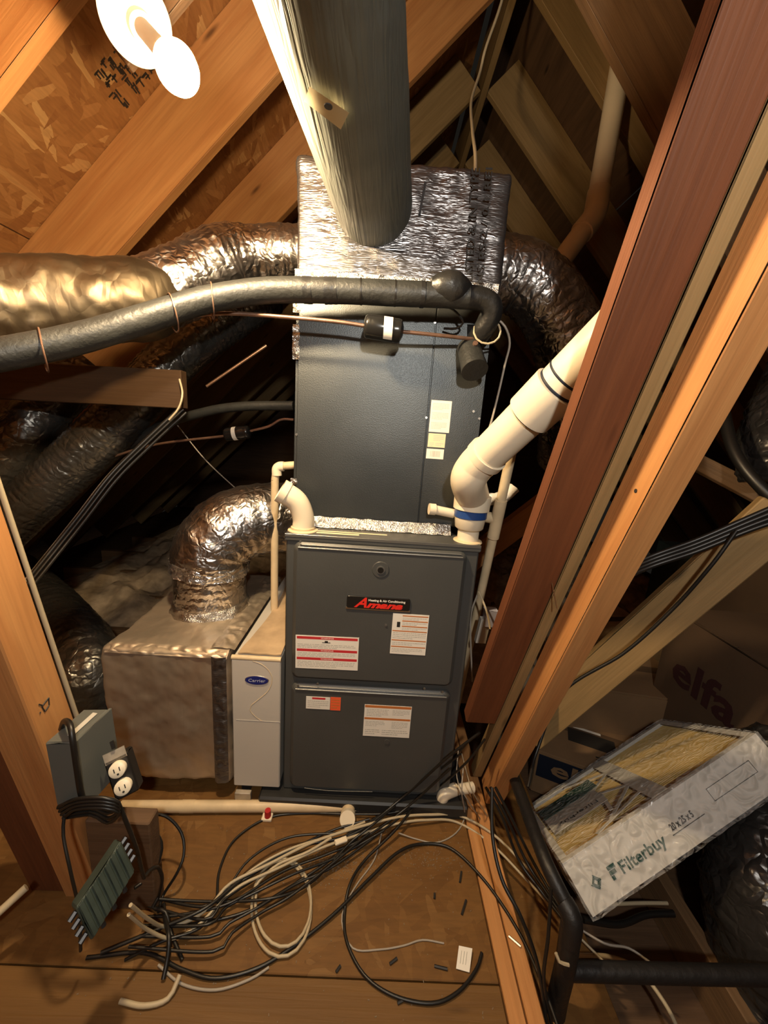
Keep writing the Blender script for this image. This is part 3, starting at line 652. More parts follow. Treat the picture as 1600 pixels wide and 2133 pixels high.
for px, wd in ((690, .03), (752, .004), (822, .004), (880, .01), (640, .02)):
    i = near(px); t_ = (pathS[i + 1] - pathS[i]).normalized()
    bm = bmesh.new(); tube(bm, [pathS[i] - t_ * wd / 2, pathS[i] + t_ * wd / 2], .0297, 26, step=.004, disp=crumple(.02, .03, sc=30)); mk('tape_band', bm, 'rubber_shiny' if wd > .005 else 'cable_black', sl, True)
for px in (356, 440, 85):
    i = near(px); t_ = (pathS[i + 1] - pathS[i]).normalized(); U_ = t_.cross(Vector((0, 0, 1))).normalized(); V_ = U_.cross(t_)
    pts = [pathS[i] + (U_ * math.cos(q) + V_ * math.sin(q)) * (.031 + .012 * max(0, -math.sin(q - .3))) + t_ * (.012 * math.sin(q)) for q in [k * math.pi / 12 for k in range(25)]]
    bm = bmesh.new(); tube(bm, pts, .0016, 6, smoothpath=False); mk('tie_wire', bm, 'copper', sl, True)
va = thing('valve_cover', 'black insulated valve stub hanging at upper right of coil cabinet', 'valve')
c0, c1 = P(976, 722, d=1.03), P(989, 772, d=.985)
bm = bmesh.new(); tube(bm, [c0, c0.lerp(c1, .5), c1], lambda s, t: .030 + .004 * t, 28, step=.004, disp=crumple(.03, .02, sc=20)); mk('foam_cup', bm, 'rubber', va, True)
bm = bmesh.new(); tube(bm, [P(972, 690, d=1.05), P(1000, 690, d=1.06), P(998, 665, d=1.08)], .018, 14, step=.004, disp=crumple(.2, .1, sc=30)); mk('valve_body', bm, 'rubber_shiny', va, True)
bm = bmesh.new(); disc(bm, P(989, 718, d=.99), (0, -1, .4), .0065, .008, 14); mk('brass_nut', bm, 'copper', va, True)
ll = thing('liquid_line', 'thin copper line with black filter drier in front of coil cabinet', 'pipe')
bm = bmesh.new(); tube(bm, [P(335, 668, d=.86), P(400, 658, d=.9), P(480, 653, d=.93), P(600, 661, d=.94), P(700, 670, d=.945), P(762, 679, d=.95)], .0048, 10); mk('copper_tube', bm, 'copper', ll, True)
bm = bmesh.new(); tube(bm, [P(838, 691, d=.955), P(900, 697, d=.97), P(980, 706, d=1.0), P(1010, 712, d=1.03)], .0048, 10); mk('copper_tube', bm, 'copper', ll, True)
d0, d1 = P(758, 678.5, d=.95), P(840, 691, d=.955); dd = (d1 - d0); dl = dd.length; dd.normalize()
bm = bmesh.new(); prof = [(0, .012), (.03, .024), (.10, .0285), (.17, .0275), (.2, .0285), (.74, .0285), (.78, .0270), (.84, .0285), (.93, .0265), (1, .012)]
def lathe(bm, o_, ax, prof, seg=32):
    U_ = ax.cross(Vector((0, 0, 1)));  U_ = U_.normalized() if U_.length > .01 else Vector((1, 0, 0)); V_ = ax.cross(U_); rings = []
    for s_, r_ in prof: rings.append([bm.verts.new(o_ + ax * s_ + (U_ * math.cos(2 * math.pi * k / seg) + V_ * math.sin(2 * math.pi * k / seg)) * r_) for k in range(seg)])
    for A, B in zip(rings, rings[1:]):
        for k in range(seg): bm.faces.new((A[k], A[(k + 1) % seg], B[(k + 1) % seg], B[k]))
    bm.faces.new(rings[0]); bm.faces.new(rings[-1])
lathe(bm, d0, dd, [(s_ * dl, r_) for s_, r_ in prof]); dr = mk('filter_drier', bm, 'black_paint', ll, True)
bm = bmesh.new(); U_ = dd.cross(Vector((0, 0, 1))).normalized(); V_ = U_.cross(dd); rings = []
sgn = 1 if U_.y < 0 else -1; U_ *= sgn
for s_ in (.50, .72):
    rings.append([bm.verts.new(d0 + dd * s_ * dl + (U_ * math.cos(q) + Vector((0, 0, 1)) * math.sin(q)) * .0291) for q in [-1.1 + 2.2 * k / 14 for k in range(15)]])
for k in range(14): bm.faces.new((rings[0][k], rings[0][k + 1], rings[1][k + 1], rings[1][k]))
mk('drier_label', bm, 'white_label', dr, True)
# second pair on the left, behind
l2 = thing('liquid_line', 'thin dark line with small black drier left of coil cabinet, in shadow', 'pipe')
bm = bmesh.new(); tube(bm, [P(150, 985, y=.5), P(240, 950, y=.45), P(330, 925, y=.42), P(470, 908, y=.38)], .0045, 8); mk('copper_tube', bm, 'copper', l2, True)
bm = bmesh.new(); tube(bm, [P(520, 898, y=.38), P(560, 888, y=.38), P(585, 874, y=.38), P(612, 874, y=.38)], .0045, 8); mk('copper_tube', bm, 'copper', l2, True)
bm = bmesh.new(); a, b = P(468, 906, y=.38), P(522, 899, y=.38); q = (b - a).normalized(); lathe(bm, a, q, [((b - a).length * s_, r_ * .82) for s_, r_ in prof]); dz = mk('filter_drier', bm, 'black_paint', l2, True)
bm = bmesh.new(); lathe(bm, a + q * .032, q, [(0, .0238), (.014, .0238)]); mk('drier_label', bm, 'white_label', dz, True)
t = tubo('suction_line', 'rubber', None, [P(90, 1010, y=.62), P(220, 960, y=.56), P(330, 890, y=.5), P(420, 860, y=.46), P(500, 847, y=.44), P(612, 845, y=.42)], .017, 16); tag(t, 'slim dark insulated pipe entering coil cabinet left side, in shadow', 'pipe')
t = tubo('gas_pipe', 'copper', None, [P(430, 805, y=.6), P(555, 720, y=.65)], .006, 8); tag(t, 'short thin brown rod slanting left of coil cabinet', 'pipe')

# ============================================================ PVC PIPES
ve = thing('vent_pipe', 'thick white plastic pipe with blue primer rising right from furnace top', 'pipe')
vb = Vector((.243, .043, H))
bm = bmesh.new(); lathe(bm, vb, Vector((0, 0, 1)), [(0, .042), (.004, .040), (.006, .033)]); mk('base_flange', bm, 'pvc_aged', ve, True)
bm = bmesh.new(); tube(bm, [vb, vb + Vector((0, 0, .055))], .0302, 28, smoothpath=False, step=1); mk('stub_pipe', bm, 'pvc', ve, True)
bm = bmesh.new(); lathe(bm, vb + Vector((0, 0, .036)), Vector((0, 0, 1)), [(0, .033), (.006, .040), (.044, .045), (.046, .043)]); mk('reducer', bm, 'pvc', ve, True)
bm = bmesh.new(); lathe(bm, vb + Vector((0, -.001, .072)), Vector((0, 0, 1)), [(0, .0445), (.001, .0458), (.026, .0458), (.027, .0445)]); mk('blue_primer', bm, 'blue', ve, True)
v1 = vb + Vector((0, 0, .095))
bm = bmesh.new(); lathe(bm, v1, Vector((.02, -.02, 1)).normalized(), [(0, .046), (.001, .0505), (.040, .0515), (.042, .047)]); mk('elbow_socket', bm, 'pvc', ve, True)
e1, e2, e3 = P(976, 1000, d=.985), P(990, 972, d=.955), P(1018, 945, d=.922)
pa, pb = P(1024, 940, d=.915), P(1235, 735, d=.70)
bm = bmesh.new(); tube(bm, [v1 + Vector((0, 0, .035)), e1, e2, e3], .0458, 36, step=.006); mk('elbow', bm, 'pvc', ve, True)
vd = (pb - pa).normalized()
bm = bmesh.new(); lathe(bm, e3 - vd * .020, vd, [(0, .046), (.002, .0495), (.022, .0495), (.023, .045)]); mk('elbow_rim', bm, 'pvc', ve, True)
bm = bmesh.new(); tube(bm, [e3, pb + vd * .06], .0445, 36, smoothpath=False); mk('pipe', bm, 'pvc', ve, True)
def onpipe(px):
    best = min(range(400), key=lambda i: abs((lambda v: 800 + F * v.x / -v.z)(MROT.transposed() @ (pa + vd * (i * .002) - CAM)) - px)); return pa + vd * (best * .002)
for q0, q1, r_ in ((1103, 1163, .0515),):
    a, b = onpipe(q0), onpipe(q1); bm = bmesh.new(); lathe(bm, a, vd, [(0, .045), (.001, r_), ((b - a).length - .001, r_), ((b - a).length, .045)], 36); mk('coupling', bm, 'pvc', ve, True)
    for z_ in (a - vd * .004, b): bm = bmesh.new(); lathe(bm, z_, vd, [(0, .0447), (.001, .0458), (.005, .0458), (.006, .0447)], 36); mk('primer_ring', bm, 'navy', ve, True)
a = onpipe(1182); bm = bmesh.new(); lathe(bm, a, vd, [(0, .0447), (.001, .0455), (.004, .0455), (.005, .0447)], 36); mk('primer_ring', bm, 'navy', ve, True)
iv = thing('intake_pipe', 'small cream plastic elbow on furnace top left corner', 'pipe')
ib = Vector((-.232, .043, H))
bm = bmesh.new(); lathe(bm, ib, Vector((0, 0, 1)), [(0, .043), (.004, .042), (.006, .034), (.012, .034), (.013, .031)]); mk('base_flange', bm, 'pvc_aged', iv, True)
bm = bmesh.new(); tube(bm, [ib, ib + Vector((0, 0, .04)), ib + Vector((-.018, -.006, .085)), ib + Vector((-.055, -.014, .112))], .0305, 28, step=.006); mk('elbow', bm, 'pvc', iv, True)
q = Vector((-.037, -.008, .022)).normalized(); bm = bmesh.new(); lathe(bm, ib + Vector((-.045, -.012, .106)), q, [(0, .0305), (.001, .0335), (.020, .0335), (.0205, .028), (.004, .027)]); mk('elbow_rim', bm, 'pvc', iv, True)
up = thing('vent_pipe', 'dim white plastic pipe with elbow rising through dark roof at upper right', 'pipe')
bm = bmesh.new(); tube(bm, [P(1120, 610, d=1.68), P(1222, 470, d=1.76)], .0445, 28); mk('pipe', bm, 'pvc', up, True)
bm = bmesh.new(); tube(bm, [P(1212, 484, d=1.75), P(1238, 448, d=1.77), P(1248, 400, d=1.78)], .0505, 28, step=.01); mk('elbow', bm, 'pvc', up, True)
bm = bmesh.new(); tube(bm, [P(1246, 410, d=1.78), P(1300, 90, d=1.74), P(1320, -60, d=1.72)], .0445, 28); mk('pipe', bm, 'pvc', up, True)
dl_ = thing('drain_pipe', 'thin cream plastic drain pipe with elbow left of coil cabinet', 'pipe')
a = P(612, 968, y=.3); b = P(577, 972, y=.3); c = P(573, 1000, y=.3); e = P(573, 1235, y=.3)
bm = bmesh.new(); tube(bm, [a + Vector((.01, 0, 0)), b + Vector((.012, 0, .002)), b + Vector((0, 0, -.006)), c], .0133, 16, step=.003); tube(bm, [c, Vector((c.x, c.y, .38))], .0133, 16, smoothpath=False); mk('pipe', bm, 'pvc_aged', dl_, True)
bm = bmesh.new(); tube(bm, [b + Vector((.024, 0, .0025)), b + Vector((.010, 0, .001)), b + Vector((0, 0, -.008)), b + Vector((0, 0, -.03))], .0168, 16, step=.003); mk('elbow', bm, 'pvc', dl_, True)
dr_ = thing('drain_pipe', 'thin cream plastic riser with tee right of furnace top', 'pipe')
a, b = P(1066, 940, d=1.02), P(1002, 1235, d=1.24); q = (b - a)
bm = bmesh.new(); tube(bm, [a - q * .1, b + q * 1.2], .0133, 16, smoothpath=False); mk('pipe', bm, 'pvc_aged', dr_, True)
bm = bmesh.new(); tube(bm, [a + q * .30, a + q * .56], .0175, 18, smoothpath=False); tube(bm, [a + q * .43, a + q * .43 + Vector((-.045, .03, .0))], .0165, 16, smoothpath=False); mk('tee', bm, 'pvc_aged', dr_, True)
tr = thing('drain_stub', 'short capped white plastic stub at lower right corner of coil cabinet', 'pipe')
a = P(898, 1060, y=.06); b = P(945, 1070, y=.07)
bm = bmesh.new(); tube(bm, [a, b], .0135, 16, smoothpath=False); mk('pipe', bm, 'pvc', tr, True)
bm = bmesh.new(); tube(bm, [a + Vector((-.006, -.002, 0)), a + Vector((.012, 0, -.001))], .0165, 16, smoothpath=False); mk('cap', bm, 'pvc', tr, True)
t = thing('plastic_scrap', 'crumpled bluish white plastic scrap behind the right riser', 'scrap')
bm = bmesh.new(); tube(bm, [P(1015, 1040, d=1.2), P(1050, 1035, d=1.2), P(1070, 1015, d=1.2)], .018, 12, step=.01, disp=crumple(.35, .2, sc=30)); mk('film', bm, 'porcelain', t, True)
# floor drain line
fd = thing('floor_drain_line', 'long cream plastic pipe lying on floor in front of furnace', 'pipe')
zf = FZ + .0185
a = P(252, 1680, z=zf); b = P(905, 1678, z=zf)
bm = bmesh.new(); tube(bm, [a, b], .0168, 20, smoothpath=False); mk('pipe', bm, 'pvc_aged', fd, True)
for px in (372, 345): q = a.lerp(b, (px - 252) / (905 - 252)); bm = bmesh.new(); tube(bm, [q, q + (b - a).normalized() * .04], .0176, 20, smoothpath=False); mk('coupling', bm, 'pvc_aged', fd, True); break
text('pipe_print', 'BC PVC 1 IN SCH 40', 'ink', fd, frame(a.lerp(b, .70) + Vector((0, -.0171, -.005)), b - a, (0, -.2, 1)), .009, .13, .0002)
tq = a.lerp(b, .715)
bm = bmesh.new(); tube(bm, [tq + Vector((0, 0, 0)), tq + Vector((0, -.055, .012))], .0205, 20, smoothpath=False); mk('tee', bm, 'pvc_aged', fd, True)
bm = bmesh.new(); tube(bm, [tq + Vector((0, -.03, .0)), tq + Vector((0, -.06, .02))], .0235, 20, smoothpath=False); mk('clean_out_cap', bm, 'pvc', fd, True)
bm = bmesh.new(); tube(bm, [b + Vector((-.015, 0, 0)), b + Vector((.02, .004, .004)), P(925, 1655, d=1.25), P(950, 1643, d=1.27)], .0195, 20, step=.006); mk('elbow', bm, 'pvc', fd, True)
bm = bmesh.new(); tube(bm, [P(945, 1645, d=1.27), P(985, 1640, d=1.29)], .0168, 18, smoothpath=False); mk('pipe', bm, 'pvc', fd, True)

# ============================================================ RETURN BOX
rb = thing('return_box', 'dusty foil wrapped return air box on floor left of furnace', 'duct box')
foilbox('foil_wrap', 'foil_return', rb, -.815, -.437, .0, .62, .012, .476, amp=.007, seed=5)
def crease(name, mat, o_, a_, b_, n=(0, -1, 0), seed=0, nu=60, nv=10, amp=.006):
    o_, a_, b_, n = map(Vector, (o_, a_, b_, n)); bm = bmesh.new(); g = []
    for i in range(nu + 1):
        row = []
        for j in range(nv + 1):
            p = o_ + a_ * i / nu + b_ * j / nv; e = min(1, 4 * min(j, nv - j) / nv + .2); row.append(bm.verts.new(p + n * (amp * e * (.6 + noise.noise(p * 50 + Vector((seed, 0, 0)))))))
        g.append(row)
    for i in range(nu):
        for j in range(nv): bm.faces.new((g[i][j], g[i + 1][j], g[i + 1][j + 1], g[i][j + 1]))
    return mk(name, bm, mat, rb, True)
crease('edge_tape', 'foil_box', (-.486, -.003, .47), (0, 0, -.45), (.044, 0, 0), seed=1, nu=70, amp=.008)
crease('edge_tape', 'foil_return', (-.80, -.002, .462), (.36, 0, 0), (0, .03, .018), (0, -1, .6), seed=2, amp=.006)
crease('edge_tape', 'foil_return', (-.50, .02, .478), (.0, .55, .0), (.075, 0, 0), (0, 0, 1), seed=3, amp=.012)
for x in (-.78, -.66, -.50):
    pass
for x0, x1, y0, y1 in ((-.82, -.70, .05, .5), (-.62, -.46, .03, .5)):
    beam('support_block', 'dark_wood', rb, (x0, y0 + .06, FZ), (x1 - x0, 0, 0), (0, y1 - y0, 0), (0, 0, .060), .002)
rd = thing('return_elbow', 'round shiny foil duct rising from return box top and bending behind furnace', 'duct')
c0 = Vector((-.617, .30, .462))
bm = bmesh.new(); tube(bm, [c0, c0 + Vector((0, 0, .10)), c0 + Vector((.004, .0, .19))], .122, 64, step=.007, disp=crumple(.03, .02, .012, .03, 10, 11)); mk('lower_sleeve', bm, 'flex', rd, True)
bm = bmesh.new(); tube(bm, [c0 + Vector((.002, 0, .175)), c0 + Vector((.02, .01, .25)), c0 + Vector((.085, .05, .315)), c0 + Vector((.20, .12, .335)), c0 + Vector((.36, .22, .31)), c0 + Vector((.5, .32, .27))], .132, 64, step=.007, disp=crumple(.035, .025, .02, .045, 9, 12)); mk('elbow_sleeve', bm, 'flex', rd, True)
bm = bmesh.new(); tube(bm, [c0 + Vector((.003, 0, .155)), c0 + Vector((.006, .0, .20))], .132, 64, step=.004, disp=crumple(.05, .05, 0, .03, 26, 13)); mk('tape_band', bm, 'foil', rd, True)
bm = bmesh.new(); tube(bm, [c0 + Vector((0, 0, .005)), c0 + Vector((0, 0, .045))], lambda s, t: .140 - .016 * t, 64, step=.004, disp=crumple(.05, .05, 0, .03, 26, 14)); mk('base_tape', bm, 'tape', rd, True)
# filter cabinet
fc = thing('filter_cabinet', 'narrow beige filter cabinet with blue oval badge between return box and furnace', 'cabinet')
X0, X1 = -.4245, -.2785; ZT = .474
bxo('body', 'cabinet_white', fc, X0 + .002, X1 - .003, .004, .64, .012, ZT - .004, bevel=.002)
fd_ = bxo('door', 'cabinet_white', fc, X0, X1, -.010, .003, .014, ZT - .006, bevel=.003)
bm = bmesh.new(); tube(bm, [(X0, -.004, ZT - .002), (X1, -.004, ZT - .002)], .0075, 10, smoothpath=False); mk('top_lip', bm, 'pvc_aged', fc, True)
def cp(px, py, y=-.0105): return P(px, py, y=y)
pts = [cp(*q) for q in ((526, 1377), (545, 1384), (560, 1397), (567, 1412), (566, 1424), (557, 1441), (540, 1456), (523, 1470), (521, 1480), (532, 1493), (547, 1503))]
bm = bmesh.new(); tube(bm, pts, .0011, 6, flat=.6); mk('swoosh_groove', bm, 'pvc_aged', fd_, True)
bm = bmesh.new(); a, b = cp(492, 1499), cp(584, 1504); tube(bm, [a, b], .0007, 4, smoothpath=False); mk('panel_seam', bm, 'label_text', fd_)
ec = cp(535, 1417); ea = (cp(559, 1419) - cp(510, 1413)).length / 2
def oval(bm, c, a_, b_, y0, y1, n=36):
    A = [bm.verts.new((c.x + a_ * math.cos(2 * math.pi * k / n), y1, c.z + b_ * math.sin(2 * math.pi * k / n))) for k in range(n)]
    B = [bm.verts.new((c.x + a_ * .96 * math.cos(2 * math.pi * k / n), y0, c.z + b_ * .96 * math.sin(2 * math.pi * k / n))) for k in range(n)]
    for k in range(n): bm.faces.new((A[k], A[(k + 1) % n], B[(k + 1) % n], B[k]))
    bm.faces.new(B)
bm = bmesh.new(); oval(bm, ec, ea + .0015, .0155, -.0115, -.0095); og = mk('badge_rim', bm, 'steel', fd_, True)
bm = bmesh.new(); oval(bm, ec, ea, .0140, -.0125, -.0095); mk('badge_face', bm, 'badge_blue', og)
text('badge_lettering', 'Carrier', 'badge_grey', og, ff(ec.x - ea * .72, ec.z - .0045, -.0128), .014, ea * 1.44)
# dirty tan transition above the cabinet
bm = bmesh.new(); n = 14; g = []
for i in range(n + 1):
    row = []
    for j in range(n + 1):
        y = .012 + .55 * i / n; xl = X0 + .012 + .03 * math.sin(i / n * 2.6); x = xl + (X1 - .004 - xl) * j / n
        row.append(bm.verts.new((x, y, ZT + .004 + .06 * (j / n) ** 2 * (i / n) + .004 * noise.noise(Vector((x * 30, y * 30, 0))))))
    g.append(row)
for i in range(n):
    for j in range(n): bm.faces.new((g[i][j], g[i + 1][j], g[i + 1][j + 1], g[i][j + 1]))
r_ = bmesh.ops.extrude_face_region(bm, geom=bm.faces[:]); bmesh.ops.translate(bm, verts=[v for v in r_['geom'] if isinstance(v, bmesh.types.BMVert)], vec=(0, 0, -.004))
mk('dusty_top_board', bm, 'card_dust', fc, True)
for x in (X0 + .01, X1 - .04): bxo('support_foot', 'dark_steel', fc, x, x + .03, .03, .5, FZ, .013)
fs = thing('float_switch', 'small red plastic float switch beneath the filter cabinet', 'switch')
q = P(558, 1668, y=-.058)
bm = bmesh.new(); disc(bm, (q.x, q.y, FZ), (0, 0, 1), .011, .032, 14, .009); mk('switch_body', bm, 'red_plastic', fs, True)
bm = bmesh.new(); box(bm, q.x - .018, q.x + .014, q.y - .012, q.y + .012, FZ, FZ + .010); bev(bm, .002); mk('switch_base', bm, 'pvc', fs)
t = bxo('metal_bracket', 'rust', None, -.415, -.365, -.03, -.015, FZ, .008); tag(t, 'small grey metal bracket under the filter cabinet, left of red switch', 'bracket')

# ============================================================ LAMP
la = thing('ceiling_lamp', 'bare glowing bulb in white porcelain holder at upper left', 'lamp')
lc, bc = P(283, 42, d=.66), P(369, 142, d=.565)
ldr = (bc - lc).normalized()
bm = bmesh.new(); lathe(bm, lc - ldr * .004, ldr, [(0, .050), (.002, .056), (.006, .0565), (.010, .053), (.016, .036), (.030, .031), (.034, .029)], 48); mk('lampholder', bm, 'porcelain', la, True)
bm = bmesh.new(); lathe(bm, lc + ldr * .029, ldr, [(0, .021), (.020, .0195), (.021, .016)], 32); mk('socket_ring', bm, 'porcelain', la, True)
bl = (bc - lc).length
bm = bmesh.new(); lathe(bm, lc + ldr * .045, ldr, [(0, .013), (bl - .045 - .040, .0135), (bl - .045 - .034, .016)], 24); mk('bulb_neck', bm, 'outlet', la, True)
bm = bmesh.new(); prof_b = [(bl - .036, .015), (bl - .028, .0215), (bl - .015, .0275), (bl, .030), (bl + .012, .028), (bl + .022, .0215), (bl + .029, .011), (bl + .031, .002)]
lathe(bm, lc, ldr, prof_b, 36); mk('bulb', bm, 'bulb', la, True)
bm = bmesh.new(); lathe(bm, lc - ldr * .046, ldr, [(0, .050), (.042, .050)], 8); mk('junction_box', bm, 'rust', la)
q = lc - ldr * .046
tb = beam('lamp_block', 'dark_wood', la, (q.x - .06, -.0815, q.z - .015), (.14, 0, .14), (0, max(.02, q.y + .03 + .0815), 0), (-.03, 0, .03))

# ============================================================ SWITCH BOX, OUTLET, SPLITTER (left)
sb = thing('switch_box', 'grey metal switch box with black cable mounted on left post', 'electrical box')
def quadbox(name, mat, par, p, q, r, t, bevel=.002):
    """box from corner p with neighbouring corners q, r, t"""
    bm = bmesh.new(); obb(bm, p, q - p, r - p, t - p); bev(bm, bevel) if bevel else None; return mk(name, bm, mat, par)
c = P(150, 1547, d=.76); dep = Vector((.012, .088, .006)); dwn = (P(168, 1648, d=.86) - c); wid = (P(92, 1548, d=.76) - c)
dwn = Vector((.012, -.006, -.155))
quadbox('housing', 'grey_box', sb, c, c + wid, c + dep, c + dwn, .003)
quadbox('cover_lip', 'grey_box', sb, c + Vector((.001, -.001, .002)), c + dep * .0 + Vector((.001, -.001, .002)) + Vector((.006, 0, 0)), c + dep + Vector((.001, 0, .002)), c + dwn * .99 + Vector((.001, -.001, 0)), .001)
plate('label', 'label_text', sb, frame(c + dep * .15 + Vector((-.012, 0, .0008)), dep, Vector((-1, 0, 0))), 0, .06, -.001, .010, .0006)
pts = [P(128, 1518, d=.80), P(134, 1502, d=.78), P(146, 1510, d=.755), P(152, 1545, d=.745), P(160, 1600, d=.755), P(168, 1650, d=.77), P(178, 1680, d=.78)]
t = tubo('power_cord', 'cable_black', sb, pts, .0055, 10)
ob = thing('outlet_box', 'black box with ivory duplex outlet, right of the grey switch box', 'outlet')
oc = P(250, 1622, d=.80); on = Vector((.30, -.86, .42)).normalized(); oup = (P(243, 1600, d=.80) - P(260, 1648, d=.80)).normalized(); oup = (oup - on * oup.dot(on)).normalized(); ort = oup.cross(on)
bm = bmesh.new(); obb(bm, oc - ort * .022 - oup * .042 - on * .05, ort * .044, oup * .084, on * .040); bev(bm, .003); mk('housing', bm, 'cable_black', ob)
bm = bmesh.new(); obb(bm, oc - ort * .020 + oup * .034 - on * .012, ort * .040, oup * .022, on * .002); mk('yoke', bm, 'rust', ob)
for s_ in (1, -1):
    q = oc + oup * .0185 * s_; bm = bmesh.new(); lathe(bm, q - on * .010, on, [(0, .0155), (.012, .0155), (.013, .0145)], 24); rc = mk('receptacle', bm, 'outlet', ob, True)
    bm = bmesh.new()
    for dx in (-.005, .005): obb(bm, q + ort * (dx - .0008) - oup * .003 + on * .0031, ort * .0018, oup * .008, on * .0004)
    disc(bm, q - oup * .008 + on * .0031, on, .0022, .0004, 10); mk('slots', bm, 'ink', rc)
bm = bmesh.new(); obb(bm, oc + ort * .0 - on * .01 + oup * .06, ort * .006, oup * .016, on * .006); mk('lever', bm, 'cable_black', ob)
bm = bmesh.new(); tube(bm, [oc - on * .045, oc - on * .075 + Vector((-.03, .03, -.0))], .008, 8, smoothpath=False); mk('mounting_strap', bm, 'dark_steel', ob)
cs = thing('coax_splitter', 'greenish metal cable splitter hanging tilted below the outlet box', 'splitter')
c = P(252, 1752, d=.74); e1_ = P(158, 1893, d=.67) - c; e2_ = P(282, 1815, d=.745) - c; n_ = e1_.cross(e2_).normalized(); n_ = n_ if n_.y > 0 else -n_
bm = bmesh.new(); obb(bm, c, e1_, e2_, n_ * .03); bev(bm, .003); cb_ = mk('housing', bm, 'splitter', cs)
for k in range(7):
    bm = bmesh.new(); obb(bm, c + e1_ * (.03 + k * .138) - n_ * .0035, e1_ * .10, e2_ * .96, n_ * .0045); bev(bm, .0012); mk('cooling_fin', bm, 'splitter', cb_)
for k in range(4):
    for (o_, dr2) in ((c + e2_ * (.2 + .2 * k) + n_ * .015, -e1_.normalized()), (c + e1_ + e2_ * (.15 + .22 * k) + n_ * .012, e1_.normalized())):
        bm = bmesh.new(); disc(bm, o_, dr2, .0045, .013, 6); mk('coax_connector', bm, 'dark_steel', cs)
for k in range(3):
    bm = bmesh.new(); disc(bm, c + e2_ + e1_ * (.25 + .25 * k) + n_ * .015, e2_.normalized(), .0045, .014, 6); mk('coax_connector', bm, 'dark_steel', cs)

# ============================================================ CABLES
def cable(label, pts, r, mat, name='cable', group=None, cat='cable', lift=True):
    v = []
    for q in pts:
        if isinstance(q, Vector): v.append(q); continue
        px, py, z = q[:3]
        v.append(P(px, py, z=FZ + r + z) if len(q) == 3 else P(px, py, d=q[3]))
    r *= .8; o = tubo(name, mat, None, v, r, 8, step=.012); return tag(o, label, cat, group)
GB = 'black cables tangled on the floor'; GW = 'cream cables on the floor'
cable('black cable in long loop round bare floor, ending by white tag', [(975, 1545, .0, 1.22), (900, 1630, .06), (830, 1722, .03), (762, 1790, .01), (730, 1840, .012), (718, 1900, 0), (722, 1960, 0), (758, 2030, 0), (820, 2074, 0), (900, 2090, 0), (955, 2066, 0), (992, 2020, 0), (1004, 1985, 0)], .0048, 'cable_black', group=GB)
cable('black cable running from left tangle up to dark board end', [(210, 1985, .01), (330, 1935, .02), (430, 1890, .03), (520, 1820, .02), (620, 1765, .02), (740, 1735, .02), (840, 1660, .06), (930, 1580, .0, 1.18), (1000, 1525, .0, 1.15)], .005, 'cable_black', group=GB)
cable('black cable arching under cream pipe from left tangle', [(452, 1870, .0), (458, 1810, 0), (490, 1748, .0), (560, 1703, .0), (640, 1694, .0), (740, 1696, .01), (830, 1690, .02), (900, 1650, .05), (970, 1590, 0, 1.16), (1010, 1540, 0, 1.12)], .0042, 'cable_black', group=GB)
cable('thick black cable sweeping low across floor from left shadow', [(180, 1995, .0), (300, 1985, .0), (380, 2020, .0), (450, 2038, 0), (540, 2015, 0), (620, 1965, 0), (700, 1900, .004), (770, 1830, .008), (830, 1775, .01), (880, 1758, .0), (940, 1768, 0), (1010, 1835, .0), (1080, 1940, 0), (1130, 2050, .0), (1170, 2160, 0)], .0052, 'cable_black', group=GB)
cable('black cable crossing the cream coil towards the tee', [(280, 1868, .02), (380, 1876, .01), (470, 1878, .01), (560, 1872, .02), (630, 1850, .01), (680, 1810, .01), (730, 1755, .02), (780, 1715, .04), (870, 1640, .06), (960, 1570, 0, 1.17)], .0042, 'cable_black', group=GB)
cable('black cable lying parallel below the cream bundle', [(300, 1910, .01), (380, 1905, .012), (480, 1880, .02), (590, 1815, .012), (680, 1780, .012), (760, 1745, .02), (850, 1680, .05), (940, 1600, 0, 1.19)], .004, 'cable_black', group=GB)
cable('black cable curving from splitter to lower left floor', [(300, 1930, .0), (400, 1925, .0), (510, 1900, .0), (600, 1850, .004), (690, 1790, .01), (745, 1745, .01)], .0045, 'cable_black', group=GB)
cable('thin black cable loop beneath the tangle at lower left', [(260, 2000, .0), (340, 1960, .02), (420, 1930, .012), (470, 1860, .02), (520, 1790, .03), (600, 1745, .03), (700, 1735, .03)], .004, 'cable_black', group=GB)
cable('brown cable curving along the floor seam', [(330, 2010, 0), (380, 2050, 0), (450, 2062, 0), (520, 2040, 0), (560, 2015, 0)], .0035, 'cable_grey', group=GB)
cable('black loop rising beside splitter below cream pipe', [(262, 1712, 0, .98), (300, 1698, 0, 1.0), (345, 1700, 0, 1.02), (378, 1735, 0, 1.02), (383, 1780, 0, 1.0), (368, 1820, 0, .98), (340, 1865, .01), (330, 1900, .01)], .0045, 'cable_black', group=GB)
cable('smaller black loop nested beside the splitter', [(268, 1718, 0, .95), (310, 1722, 0, .97), (336, 1755, 0, .97), (330, 1795, 0, .96), (305, 1830, 0, .95), (280, 1850, 0, .93)], .005, 'cable_black', group=GB)
cable('thick black cord dropping from outlet box past splitter', [(246, 1672, 0, .79), (262, 1710, 0, .80), (285, 1770, 0, .82), (300, 1828, 0, .85), (310, 1815, 0, .87), (328, 1806, 0, .9), (338, 1830, 0, .92), (330, 1868, 0, .95), (318, 1890, .03), (345, 1900, .03), (355, 1940, .01), (380, 2000, 0)], .0052, 'cable_black', group=GB)
